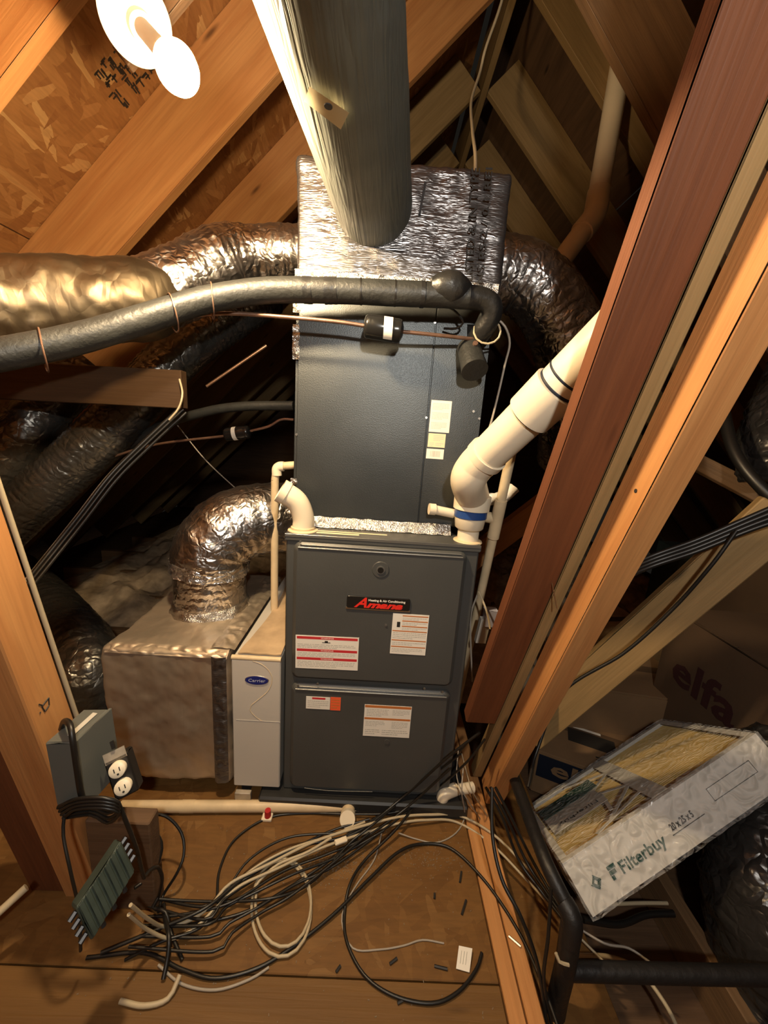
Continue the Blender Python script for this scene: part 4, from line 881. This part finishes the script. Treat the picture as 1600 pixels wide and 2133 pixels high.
for k in range(4):
    y_ = 1668 + 7 * k
    cable(('topmost', 'second', 'third', 'lowest')[k] + ' loop of black cord under the grey switch box', [(122 + 4 * k, y_ + 12, 0, .78), (160, y_ - 4, 0, .76), (215, y_ - 6, 0, .76), (248, y_ + 4, 0, .77), (225, y_ + 16 + 3 * k, 0, .79), (190, y_ + 8, 0, .8), (140, y_ + 14, 0, .8), (120 + 4 * k, y_ + 14, 0, .785)], .0042, 'cable_black', group='loops of cord under the switch box')
cable('black cord hanging down along left post foot', [(135, 1690, 0, .78), (132, 1740, 0, .77), (148, 1820, 0, .76), (165, 1900, 0, .78), (168, 1980, 0, .82)], .004, 'cable_black', group=GB)
cable('black connector cable standing up from tangle right of splitter', [(340, 1885, .01), (345, 1920, .03), (352, 1950, .04), (350, 1990, .02), (340, 2040, 0)], .006, 'cable_black', group=GB)
mids = ((420, 1905), (460, 1870), (520, 1835), (600, 1790), (690, 1752))
for k, (lb_, x0_, y0_, dy_, x1_, y1_) in enumerate((
        ('thin black strand leaving the tangle highest, towards the tee', 292, 1862, -16, 770, 1706),
        ('thin black strand passing just above the cream coil', 300, 1885, 4, 842, 1668),
        ('thin black strand passing through the middle of the cream coil', 296, 1928, 26, 800, 1730),
        ('thin black strand passing low across the cream coil', 290, 1950, 48, 850, 1690),
        ('thin black strand looping lowest in the left tangle', 268, 1972, 70, 770, 1735))):
    cable(lb_, [(x0_, y0_, .006 * k)] + [(mx_ + 6 * k, my_ + dy_ + 7 * math.sin(k * 2 + i_), .012 + .004 * ((k + i_) % 3)) for i_, (mx_, my_) in enumerate(mids)][:5 if k < 4 else 4] + [(x1_, y1_, .03)], .0042, 'cable_black', group=GB)
# cream cables
def off(pts, dx, dy, dz=0): return [(p[0] + dx, p[1] + dy, p[2] + dz) + tuple(p[3:]) for p in pts]
w1 = [(272, 1885, 0, .80), (310, 1915, 0, .86), (345, 1930, .02), (400, 1915, .01), (440, 1885, .02), (480, 1840, .025), (560, 1800, .03), (650, 1755, .03), (740, 1725, .03), (830, 1702, .03), (900, 1697, .02), (960, 1700, .01), (1030, 1740, .0), (1100, 1810, -.02), (1160, 1880, -.03), (1200, 1920, -.04)]
cable('cream cable sweeping over floor from splitter to right frame, upper strand', w1, .0048, 'cable_white', group=GW)
cable('cream cable sweeping over floor from splitter to right frame, lower strand', [(268, 1905, 0, .80), (310, 1938, 0, .86), (360, 1955, .015), (410, 1930, .01), (450, 1890, .015), (500, 1845, .02), (580, 1808, .02), (665, 1768, .02), (750, 1738, .02), (830, 1715, .02), (890, 1708, .015), (950, 1712, .0), (1020, 1755, -.01), (1090, 1825, -.02), (1150, 1890, -.03)], .0046, 'cable_white', group=GW)
def loop(cx, cy, rx, ry, a0, a1, z, n=16): return [(cx + rx * math.cos(R(a0 + (a1 - a0) * i / n)), cy + ry * math.sin(R(a0 + (a1 - a0) * i / n)), z) for i in range(n + 1)]
cable('coil of cream cable lying on floor, outer and inner turns', [(690, 1745, .03), (640, 1775, .025), (580, 1800, .02), (540, 1835, .01)] + loop(586, 1893, 62, 100, 205, -160, .004, 20) + loop(590, 1880, 58, 92, 200, -110, .008, 18), .0046, 'cable_white', name='cable_coil', group=GW)
cable('slim cream cable under the upper black strands', [(460, 1875, .0), (520, 1815, .02), (600, 1770, .03), (690, 1740, .03), (760, 1712, .03)], .004, 'cable_white', group=GW)
t = thing('cable_clip', 'white plastic clip lying on cables below the tee', 'clip'); q = P(713, 1753, z=FZ + .04)
bm = bmesh.new(); obb(bm, q - Vector((.018, .012, .004)), (.034, .014, 0), (-.006, .014, 0), (0, 0, .008)); bev(bm, .002); mk('clip_body', bm, 'pvc', t)
# grey thin wires
cable('grey thin wire winding over bare floor', [(965, 1600, 0, 1.2), (962, 1650, 0, 1.17), (968, 1700, .01), (950, 1735, .0), (910, 1755, 0), (868, 1748, 0), (830, 1735, .01)], .0026, 'cable_grey', name='wire')
cable('twisted grey wire meandering left of bare floor patch', [(795, 1735, .01), (780, 1790, .0), (745, 1840, 0), (722, 1880, 0), (712, 1920, 0), (735, 1975, 0), (790, 1978, 0), (840, 1970, 0), (880, 1958, 0), (925, 1965, 0)], .0025, 'cable_grey', name='wire')
cable('thin pale wire hanging from dark board end to floor', [(955, 1560, 0, 1.2), (952, 1620, 0, 1.19), (970, 1660, 0, 1.18), (1000, 1705, .0)], .0022, 'cable_grey', name='wire')
cable('second thin pale wire hanging beside the joist', [(962, 1570, 0, 1.18), (975, 1620, 0, 1.18), (985, 1650, 0, 1.18), (1015, 1700, .0)], .0022, 'cable_white', name='wire')
tg = thing('paper_tag', 'small white paper tag on floor at end of black loop', 'tag')
a, b, c, e = P(956, 1970, z=FZ + .012), P(984, 1976, z=FZ + .012), P(950, 2018, z=FZ + .004), P(978, 2026, z=FZ + .004)
bm = bmesh.new(); vs = [bm.verts.new(v) for v in (a, b, e, c)]; bm.faces.new(vs); r_ = bmesh.ops.extrude_face_region(bm, geom=bm.faces[:]); bmesh.ops.translate(bm, verts=[v for v in r_['geom'] if isinstance(v, bmesh.types.BMVert)], vec=(0, 0, .0008)); pg = mk('paper', bm, 'white_label', tg)
bm = bmesh.new()
for k in range(3): tube(bm, [a.lerp(b, .25 + .2 * k).lerp(c.lerp(e, .25 + .2 * k), .2) + Vector((0, 0, .0012)), a.lerp(b, .25 + .2 * k).lerp(c.lerp(e, .25 + .2 * k), .75) + Vector((0, 0, .0012))], .0006, 4, smoothpath=False)
mk('print', bm, 'label_text', pg)
# left romex and roof cable, wires right of coil
ro = [P0 + pv * -.098 + pu * .108 + pd * -k for k in (1.7, 1.3, 1.1, .9, .75, .62, .52)]
t = tubo('cable', 'cable_white', None, ro, .0045, 8); tag(t, 'cream cable stapled along the back edge of the left orange post', 'cable')
t = tubo('cable', 'cable_white', None, [P(1062, -60, y=1.0), P(1040, 20, y=1.0), P(1012, 100, y=1.0), P(1000, 150, y=1.0), P(982, 210, y=.9), P(984, 270, y=.7), P(990, 320, y=.5), P(990, 365, y=.4)], .006, 8); tag(t, 'pale cable hanging from ridge board to plenum top', 'cable')
t = tubo('wire', 'cable_grey', None, [P(1030, 660, y=.09), P(1052, 680, y=.08), P(1062, 715, y=.09), P(1052, 760, y=.1), P(1036, 830, y=.1), P(1020, 890, y=.09), P(1004, 925, y=.08)], .003, 6); tag(t, 'grey thermostat wire hanging down the coil cabinet right edge', 'wire')
t = tubo('wire', 'cable_white', None, [P(1015 + 28 * math.cos(a_), 690 + 26 * math.sin(a_), y=.03 + .004 * a_) for a_ in [k * .5 - 1.5 for k in range(22)]], .0025, 6); tag(t, 'coiled pale wire at upper right corner of coil cabinet', 'wire')
t = tubo('wire', 'cable_black', None, [P(930, 637, y=.04), P(950, 650, y=.05), P(965, 672, y=.05), P(950, 684, y=.06), P(925, 684, y=.08)], .003, 6); tag(t, 'short dark wire curling under black pipe at coil top right', 'wire')
for k, (dx, dy) in enumerate(((0, 0), (7, 3), (-8, 6), (13, 9), (-3, 12))):
    t = tubo('cable', 'cable_black' if k != 2 else 'cable_grey', None, [P(375 + dx, 850 + dy, d=1.25), P(300 + dx, 920 + dy, d=1.22), P(230 + dx, 990 + dy, d=1.18), P(160 + dx, 1080 + dy, d=1.12), P(60 + dx, 1205 + dy, d=1.02)], .0045 if k else .006, 8)
    tag(t, ('thickest black', 'right hand black', 'grey', 'rightmost black', 'lowest black')[k] + ' cable of the bundle slanting down behind the left post', 'cable', 'cable bundle behind the left post')
t = tubo('wire', 'cable_white', None, [P(352, 875, d=1.2), P(372, 850, d=1.2), P(380, 820, d=1.2), P(374, 790, d=1.22)], .003, 6); tag(t, 'short pale wire hook at right end of the brown board', 'wire')
t = tubo('wire', 'cable_grey', None, [P(362, 876, y=.5), P(430, 960, y=.5), P(520, 1045, y=.5), P(575, 1110, y=.5)], .0022, 6); tag(t, 'thin grey wire slanting towards the left drain pipe', 'wire')
t = tubo('pipe_left', 'cable_white', None, [P(-40, 1935, d=.8), P(55, 1848, d=.85)], .008, 10); t.name = 'cable_stub'; tag(t, 'pale thick cable end at lower left edge', 'cable')
t = tubo('cable', 'cable_white', None, [P(250, 2085, z=FZ + .006), P(300, 2095, z=FZ + .006), P(350, 2080, z=FZ + .006), P(375, 2030, z=FZ + .02)], .005, 8); tag(t, 'cream cable end in bottom left shadow', 'cable')
# black cables on the diagonal board and descending
for k in range(4):
    t = tubo('cable', 'cable_black', None, [P(1660, 1035 + 12 * k, d=.90), P(1560, 1078 + 9 * k, d=.94), P(1450, 1125 + 8 * k, d=.99), P(1335, 1168 + 7 * k, d=1.04), P(1220, 1230 + 6 * k, d=1.15)], .0062, 8)
    tag(t, ('uppermost', 'second', 'third', 'lowest')[k] + ' black cable of the bundle on the diagonal board', 'cable', 'cables on the diagonal board')
t = tubo('cable', 'cable_black', None, [P(1535, 1105, d=.93), P(1480, 1180, d=.96), P(1400, 1270, d=1.02), P(1300, 1360, d=1.08), P(1175, 1440, d=1.14), P(1120, 1560, d=1.12), P(1100, 1640, d=1.05)], .0045, 8); tag(t, 'single black cable crossing diagonal board and dropping toward frame', 'cable')
for k in range(3):
    t = tubo('cable', 'cable_black', None, [P(1012 + 10 * k, 1640, d=1.1), P(1045 + 9 * k, 1700, d=1.08), P(1080 + 14 * k, 1790, d=1.05), P(1130 + 9 * k, 1860, d=1.0), P(1180 + 4 * k, 1925, d=.95)], .004, 8)
    tag(t, ('left', 'middle', 'right')[k] + ' dark cable running from brace foot to black stand corner', 'cable', 'cables between brace foot and stand')
t = tubo('cable', 'cable_black', None, [P(1025, 1640, d=1.02), P(1026, 1740, d=.97), P(1045, 1830, d=.92), P(1085, 1910, d=.88), P(1120, 2010, d=.86), P(1140, 2140, d=.84)], .0045, 8); tag(t, 'black cable dropping straight down beside the joist', 'cable')
t = tubo('cable', 'cable_black', None, [P(1148, 1850, d=.86), P(1142, 1950, d=.85), P(1133, 2040, d=.85), P(1150, 2140, d=.84)], .004, 8); tag(t, 'black cable hanging left of the black frame corner', 'cable')
t = tubo('cable', 'cable_white', None, [P(1190, 1990, z=-.14), P(1270, 1993, z=-.14), P(1330, 2020, z=-.14), P(1385, 2090, z=-.14), P(1420, 2160, z=-.14)], .005, 8); tag(t, 'cream cable curving below the horizontal black frame bar', 'cable')
t = tubo('wire', 'cable_grey', None, [P(1200, 1930, z=-.1), P(1260, 1965, z=-.1), P(1310, 1975, z=-.1), P(1355, 2005, z=-.1)], .0028, 6); tag(t, 'thin grey wire leaving black frame corner to the right', 'wire')
t = tubo('wire', 'cable_white', None, [P(1200, 1945, z=-.12), P(1230, 1975, z=-.12), P(1258, 2003, z=-.12)], .003, 6); tag(t, 'short pale wire at black frame corner', 'wire')
t = tubo('cable', 'cable_white', None, [P(1265, 1884, z=-.18), P(1340, 1881, z=-.18), P(1425, 1882, z=-.18)], .005, 8); tag(t, 'straight cream cable under the air filter', 'cable')
t = tubo('cable', 'cable_black', None, [P(1215, 1915, z=-.16), P(1290, 1925, z=-.18), P(1350, 1905, z=-.18), P(1430, 1903, z=-.18)], .009, 8); tag(t, 'thick black cable under the air filter', 'cable')

# ============================================================ BLACK FRAME
bf = thing('pipe_stand', 'dark tubular frame with foam covered upright leaning at lower right', 'frame')
tubo('upright', 'frame_dark', bf, [P(1036, 1525, d=1.30), P(1060, 1590, d=1.24), P(1088, 1665, d=1.10), P(1135, 1790, d=.93), P(1188, 1900, d=.86)], .017, 18)
tubo('foam_joint', 'frame_dark', bf, [P(1175, 1880, d=.87), P(1192, 1915, d=.85), P(1186, 1960, d=.85)], .022, 18)
tubo('leg', 'frame_dark', bf, [P(1190, 1930, d=.85), P(1178, 2010, d=.86), P(1160, 2090, d=.90), P(1150, 2170, d=.93)], .022, 18)
tubo('cross_bar', 'frame_dark', bf, [P(1180, 2022, d=.86), P(1400, 2028, d=.86), P(1680, 2034, d=.86)], .018, 14)
tubo('tie', 'cable_white', bf, [P(1158, 1985, d=.835), P(1165, 2003, d=.83), P(1185, 2010, d=.83)], .0035, 6)
tubo('upper_bar', 'frame_dark', bf, [P(1110, 1500, d=1.25), P(1150, 1430, d=1.3), P(1178, 1400, d=1.33)], .02, 14)

# ============================================================ CARDBOARD BOXES
def carton(label, c, sx_, sy_, z0, z1, rz, mat='card', tapemat='card_dark'):
    t = thing('cardboard_box', label, 'box'); m = Matrix.Translation((c[0], c[1], 0)) @ Matrix.Rotation(R(rz), 4, 'Z')
    bm = bmesh.new(); box(bm, 0, sx_, 0, sy_, z0, z1 - .004); bev(bm, .004, 2); bm.transform(m); mk('carton', bm, mat, t)
    for k, (a_, b_) in enumerate(((0, sy_ / 2 - .002), (sy_ / 2 + .002, sy_))):
        bm = bmesh.new(); box(bm, .002, sx_ - .002, a_ + .002, b_ - .002, z1 - .004, z1); bev(bm, .001); bm.transform(m); mk('flap', bm, mat, t)
    bm = bmesh.new(); box(bm, 0.01, sx_ - .01, sy_ / 2 - .025, sy_ / 2 + .025, z1, z1 + .0006); bm.transform(m); mk('packing_tape', bm, tapemat, t)
    return t, m
A_ = P(1118, 1562, z=-.07)
eb, m = carton('open cardboard box with navy patch on its side, behind the air filter', (A_.x, A_.y), .52, .40, -.27, -.07, -24)
fr = m @ Matrix.Translation((0, -.001, -.07)) @ Matrix.Rotation(R(90), 4, 'X')
pn = plate('navy_patch', 'navy', eb, fr, .012, .30, -.115, -.012, .0012)
text('lettering', 'elfa', 'card', pn, fr @ Matrix.Translation((.06, -.085, .0016)), .09, .2, .0002, bold=.002)
bm = bmesh.new(); box(bm, .12, .30, .12, .2, -.0695, -.0685); bm.transform(m); mk('hand_hole', bm, 'ink', eb)
bm = bmesh.new(); box(bm, .10, .25, .21, .222, -.069, -.0675); bm.transform(m); mk('paper_slip', bm, 'white_label', eb)
fr2 = m @ Matrix.Translation((0, 0, -.0696))
bm = bmesh.new(); 
for k in range(4): box(bm, .22, .22 + .1 - .02 * (k % 2), .03 + .014 * k, .037 + .014 * k, .0, .0006)
bm.transform(fr2); mk('print', bm, 'ink', eb)
A_ = P(1400, 1265, d=1.62)
e2b, m = carton('tall brown cardboard box with large dark lettering, at right under the diagonal board', (A_.x, A_.y - .6), .55, .6, A_.z - .62, A_.z, 0, 'card_dark')
fr = Matrix(((0, 0, -1, A_.x - .0012), (-1, 0, 0, 0), (0, 1, 0, 0), (0, 0, 0, 1)))
ta, tb_ = P(1398, 1400, x=A_.x - .002), P(1505, 1500, x=A_.x - .002)
fr = frame(ta, tb_ - ta, (0, -.5, 1)) if True else fr
fr = frame((A_.x - .0015, ta.y, ta.z - .02), (0, -1, 0), (0, 0, 1))
text('lettering', 'elfa', 'elfa', e2b, fr, .17, abs(tb_.y - ta.y) * 1.15, .0003, bold=.004)
q = P(1240, 1330, d=2.0)
carton('pale dusty cardboard box behind the boxes, below the diagonal board', (q.x - .02, q.y - .05), .42, .42, -.27, q.z + .02, 8, 'card_dust')
q = P(1195, 1420, d=1.65)
carton('low grey brown carton between diagonal board and navy patched box', (q.x, q.y), .5, .42, -.27, q.z - .02, -8, 'card')
q = P(1520, 1180, d=2.15)
carton('dark cardboard box stacked at the right edge in shadow', (q.x, q.y - .3), .6, .5, -.27, q.z + .12, 4, 'card_dark')
t = bxo('storage_bin', 'splitter', None, P(1430, 1180, d=2.3).x - .05, P(1430, 1180, d=2.3).x + .14, P(1430, 1180, d=2.3).y, P(1430, 1180, d=2.3).y + .2, -.27, P(1430, 1180, d=2.3).z + .1); tag(t, 'bluish grey bin standing behind the large lettered box', 'bin')

# ============================================================ AIR FILTER
af = thing('air_filter', 'shrink wrapped pleated air filter with white card frame leaning at lower right', 'air filter')
FA = Vector((.507, -.263, .11)); U = Vector((.491, .107, .299)).normalized(); V = Vector((.046, -.063, -.069)); V = (V - U * V.dot(U)).normalized(); Wd = U.cross(V)
if Wd.y < 0: Wd = -Wd
LU, LV, LW = .625, .111, .502
def fbx(name, mat, par, u0, u1, v0, v1, w0, w1, b=0):
    bm = bmesh.new(); obb(bm, FA + U * u0 + V * v0 + Wd * w0, U * (u1 - u0), V * (v1 - v0), Wd * (w1 - w0)); bev(bm, b) if b else None; return mk(name, bm, mat, par)
fs1 = fbx('frame_side', 'filter_frame', af, 0, LU, 0, LV, 0, .004)
fbx('frame_side', 'filter_frame', af, 0, LU, 0, LV, LW - .004, LW)
fbx('frame_side', 'filter_frame', af, 0, .004, 0, LV, .0045, LW - .0045)
fbx('frame_side', 'filter_frame', af, LU - .004, LU, 0, LV, .0045, LW - .0045)
fbx('frame_rim', 'filter_frame', af, .0, LU, -.001, .001, -.001, .022)
fbx('frame_rim', 'filter_frame', af, .0, LU, -.001, .001, LW - .018, LW + .001)
fbx('frame_rim', 'filter_frame', af, .0, .02, -.0012, .0008, .022, LW - .018)
fbx('frame_rim', 'filter_frame', af, LU - .02, LU, -.0012, .0008, .022, LW - .018)
bm = bmesh.new(); n = 44; rows = []
for i in range(n * 2 + 1):
    w_ = .006 + (LW - .012) * i / (n * 2); dv = .012 if i % 2 == 0 else LV - .012
    rows.append([bm.verts.new(FA + U * (.006 + (LU - .012) * j / 12) + V * (dv + .0012 * noise.noise(Vector((i * .7, j * .9, 0)))) + Wd * w_) for j in range(13)])
for A, B in zip(rows, rows[1:]):
    for j in range(12): bm.faces.new((A[j], A[j + 1], B[j + 1], B[j]))
mk('pleated_media', bm, 'pleat', af)
# white card lattice with cut out triangles and printed band
fbx('card_band', 'filter_frame', af, .295, .345, -.0014, .0004, .02, LW - .015)
def fbar(w0, u0, w1, u1, wd=.012):
    a = FA + U * u0 + Wd * w0 - V * .0012; b = FA + U * u1 + Wd * w1 - V * .0012; t_ = (b - a).normalized(); s_ = t_.cross(V).normalized() * wd
    bm = bmesh.new(); obb(bm, a - s_ / 2, b - a, s_, V * .0015); return mk('card_strut', bm, 'filter_frame', af)
for q in ((.06, .18, .18, .30), (.18, .30, .27, .19), (.27, .19, .36, .30), (.36, .30, .46, .16), (.03, .12, .10, .30), (.10, .20, .22, .22), (.22, .22, .34, .20)): fbar(*q)
pb_ = fbx('printed_panel', 'filter_frame', af, .03, .22, -.0018, -.0006, .17, .30)
fbx('green_band', 'green_print', af, .03, .24, -.0019, -.0006, .305, .40)
fr = frame(FA + U * .20 + Wd * .215 - V * .0022, -U, -Wd)
text('lettering', 'Filterbuy', 'ink', pb_, fr, .032, .14, .0002)
def ft(s, u, v, size, width, mat='green_print', bold=.0006): return text('lettering', s, mat, fs1, frame(FA + U * u + V * v - Wd * .0016, U, -V), size, width, .0003, bold=bold)
ft('Filterbuy', .118, .078, .034, .135)
for k, (du, dv_, l_) in enumerate(((.090, .050, .022), (.090, .060, .018), (.090, .070, .008))):
    bm = bmesh.new(); obb(bm, FA + U * du + V * dv_ - Wd * .0018, U * l_, V * .008, -Wd * .0003); mk('logo_bar', bm, 'green_print', fs1)
ft('20 x 25 x 5', .283, .064, .020, .070, 'ink')
bm = bmesh.new(); box(bm, 0, .10, 0, .0015, 0, .0003); bm.transform(frame(FA + U * .278 + V * .072 - Wd * .0016, U, -V)); mk('print', bm, 'ink', fs1)
bm = bmesh.new()
for a_, b_, c_, e_ in ((.42, .56, .034, .0352), (.42, .56, .062, .0632), (.42, .4212, .034, .063), (.5588, .56, .034, .063)):
    obb(bm, FA + U * a_ + V * c_ - Wd * .0016, U * (b_ - a_), V * (e_ - c_), -Wd * .0003)
mk('print_box', bm, 'ink', fs1)
bm = bmesh.new(); fc_ = FA + U * .050 + V * .062 - Wd * .0017
for a_ in (0, 1, 2):
    r0 = .014 - .0035 * a_
    for q in range(4):
        p0_ = fc_ + (U * math.cos(R(90 * q)) + V * math.sin(R(90 * q))) * r0; p1_ = fc_ + (U * math.cos(R(90 * q + 90)) + V * math.sin(R(90 * q + 90))) * r0
        if not (q == 2 and a_ == 0): tube(bm, [p0_, p1_], .0011, 4, smoothpath=False)
mk('leaf_symbol', bm, 'green_print', fs1)
# film
bm = bmesh.new(); bmesh.ops.create_cube(bm, size=1); bmesh.ops.subdivide_edges(bm, edges=bm.edges[:], cuts=30, use_grid_fill=True)
for v in bm.verts:
    p = Vector(((v.co.x + .5) * (LU + .008) - .004, (v.co.y + .5) * (LV + .008) - .004, (v.co.z + .5) * (LW + .010) - .005)); q = FA + U * p.x + V * p.y + Wd * p.z
    k = .003 * noise.noise(q * 28) ; nn = Vector((v.co.x, v.co.y, v.co.z)); m_ = max(range(3), key=lambda i: abs(nn[i])); ax_ = (U, V, Wd)[m_] * (1 if nn[m_] > 0 else -1)
    v.co = q + ax_ * (k + .0015)
mk('shrink_wrap', bm, 'film', af, True)

# ============================================================ SMALL THINGS
jb = thing('thermostat_bracket', 'small blue and white part hanging right of furnace behind dark board', 'electrical box')
c = P(1012, 1272, d=1.15); bm = bmesh.new(); obb(bm, c, Vector((.04, .0, .0)), Vector((0, .03, 0)), Vector((.004, 0, -.055))); bev(bm, .002); mk('blue_block', bm, 'badge_grey', jb)
bm = bmesh.new(); a = P(1003, 1290, d=1.16); obb(bm, a, Vector((.03, 0, 0)), Vector((0, .02, 0)), Vector((-.008, 0, -.08))); mk('plate', bm, 'label_text', jb)
tubo('white_wire', 'cable_white', jb, [P(997, 1232, d=1.14), P(1010, 1262, d=1.13), P(1018, 1290, d=1.13), P(1021, 1310, d=1.13)], .003, 6)
t = tubo('wire', 'cable_grey', None, [P(994, 1240, d=1.16), P(982, 1275, d=1.17), P(980, 1320, d=1.18), P(984, 1420, d=1.2)], .0028, 6); tag(t, 'grey wire running down the furnace right side', 'wire')
for i, (px, py, l_, an) in enumerate(((958, 1838, .028, 70), (962, 1905, .036, 60), (812, 2008, .02, 30), (905, 2012, .03, -10), (828, 2090, .014, 20), (905, 1872, .012, 80), (1060, 1950, .03, -40), (700, 2025, .014, 50))):
    q = P(px, py, z=FZ + .003); a_ = R(an)
    t = tubo('bark_chip' if i != 6 else 'metal_clip', 'ink' if i != 6 else 'steel', None, [q, q + Vector((math.cos(a_) * l_, math.sin(a_) * l_, .001))], .003, 6)
    if i == 6: tag(t, 'small bright metal clip lying on the joist', 'clip')
    else: tag(t, 'dark chip on floor, ' + ('nearest the joist at the rear', 'beside the joist, the longer one', 'left of the paper tag, at the seam', 'just left of the paper tag', 'inside the bottom of the black loop', 'in the middle of the bare patch', '', 'at the seam left of the black loop')[i], 'chip', 'dark chips scattered on the floor')
bm = bmesh.new(); rr_ = random.Random(9)
for k in range(700):
    if k < 420: q = P(rr_.gauss(700, 60), rr_.gauss(1800, 26), z=FZ)
    elif k < 560: q = P(rr_.gauss(900, 40), rr_.gauss(1790, 18), z=FZ)
    else: q = Vector((rr_.uniform(-.6, .3), rr_.uniform(-.5, -.05), FZ))
    a_ = rr_.uniform(0, 6.3); l_ = rr_.uniform(.001, .0045)
    if q.x < .32: obb(bm, q, (math.cos(a_) * l_, math.sin(a_) * l_, 0), (-math.sin(a_) * .0016, math.cos(a_) * .0016, 0), (0, 0, .0012))
t = mk('floor_debris', bm, 'crumb'); tag(t, 'grey crumbs and fibre dust scattered on floor around the tee', 'dust', kind='stuff')
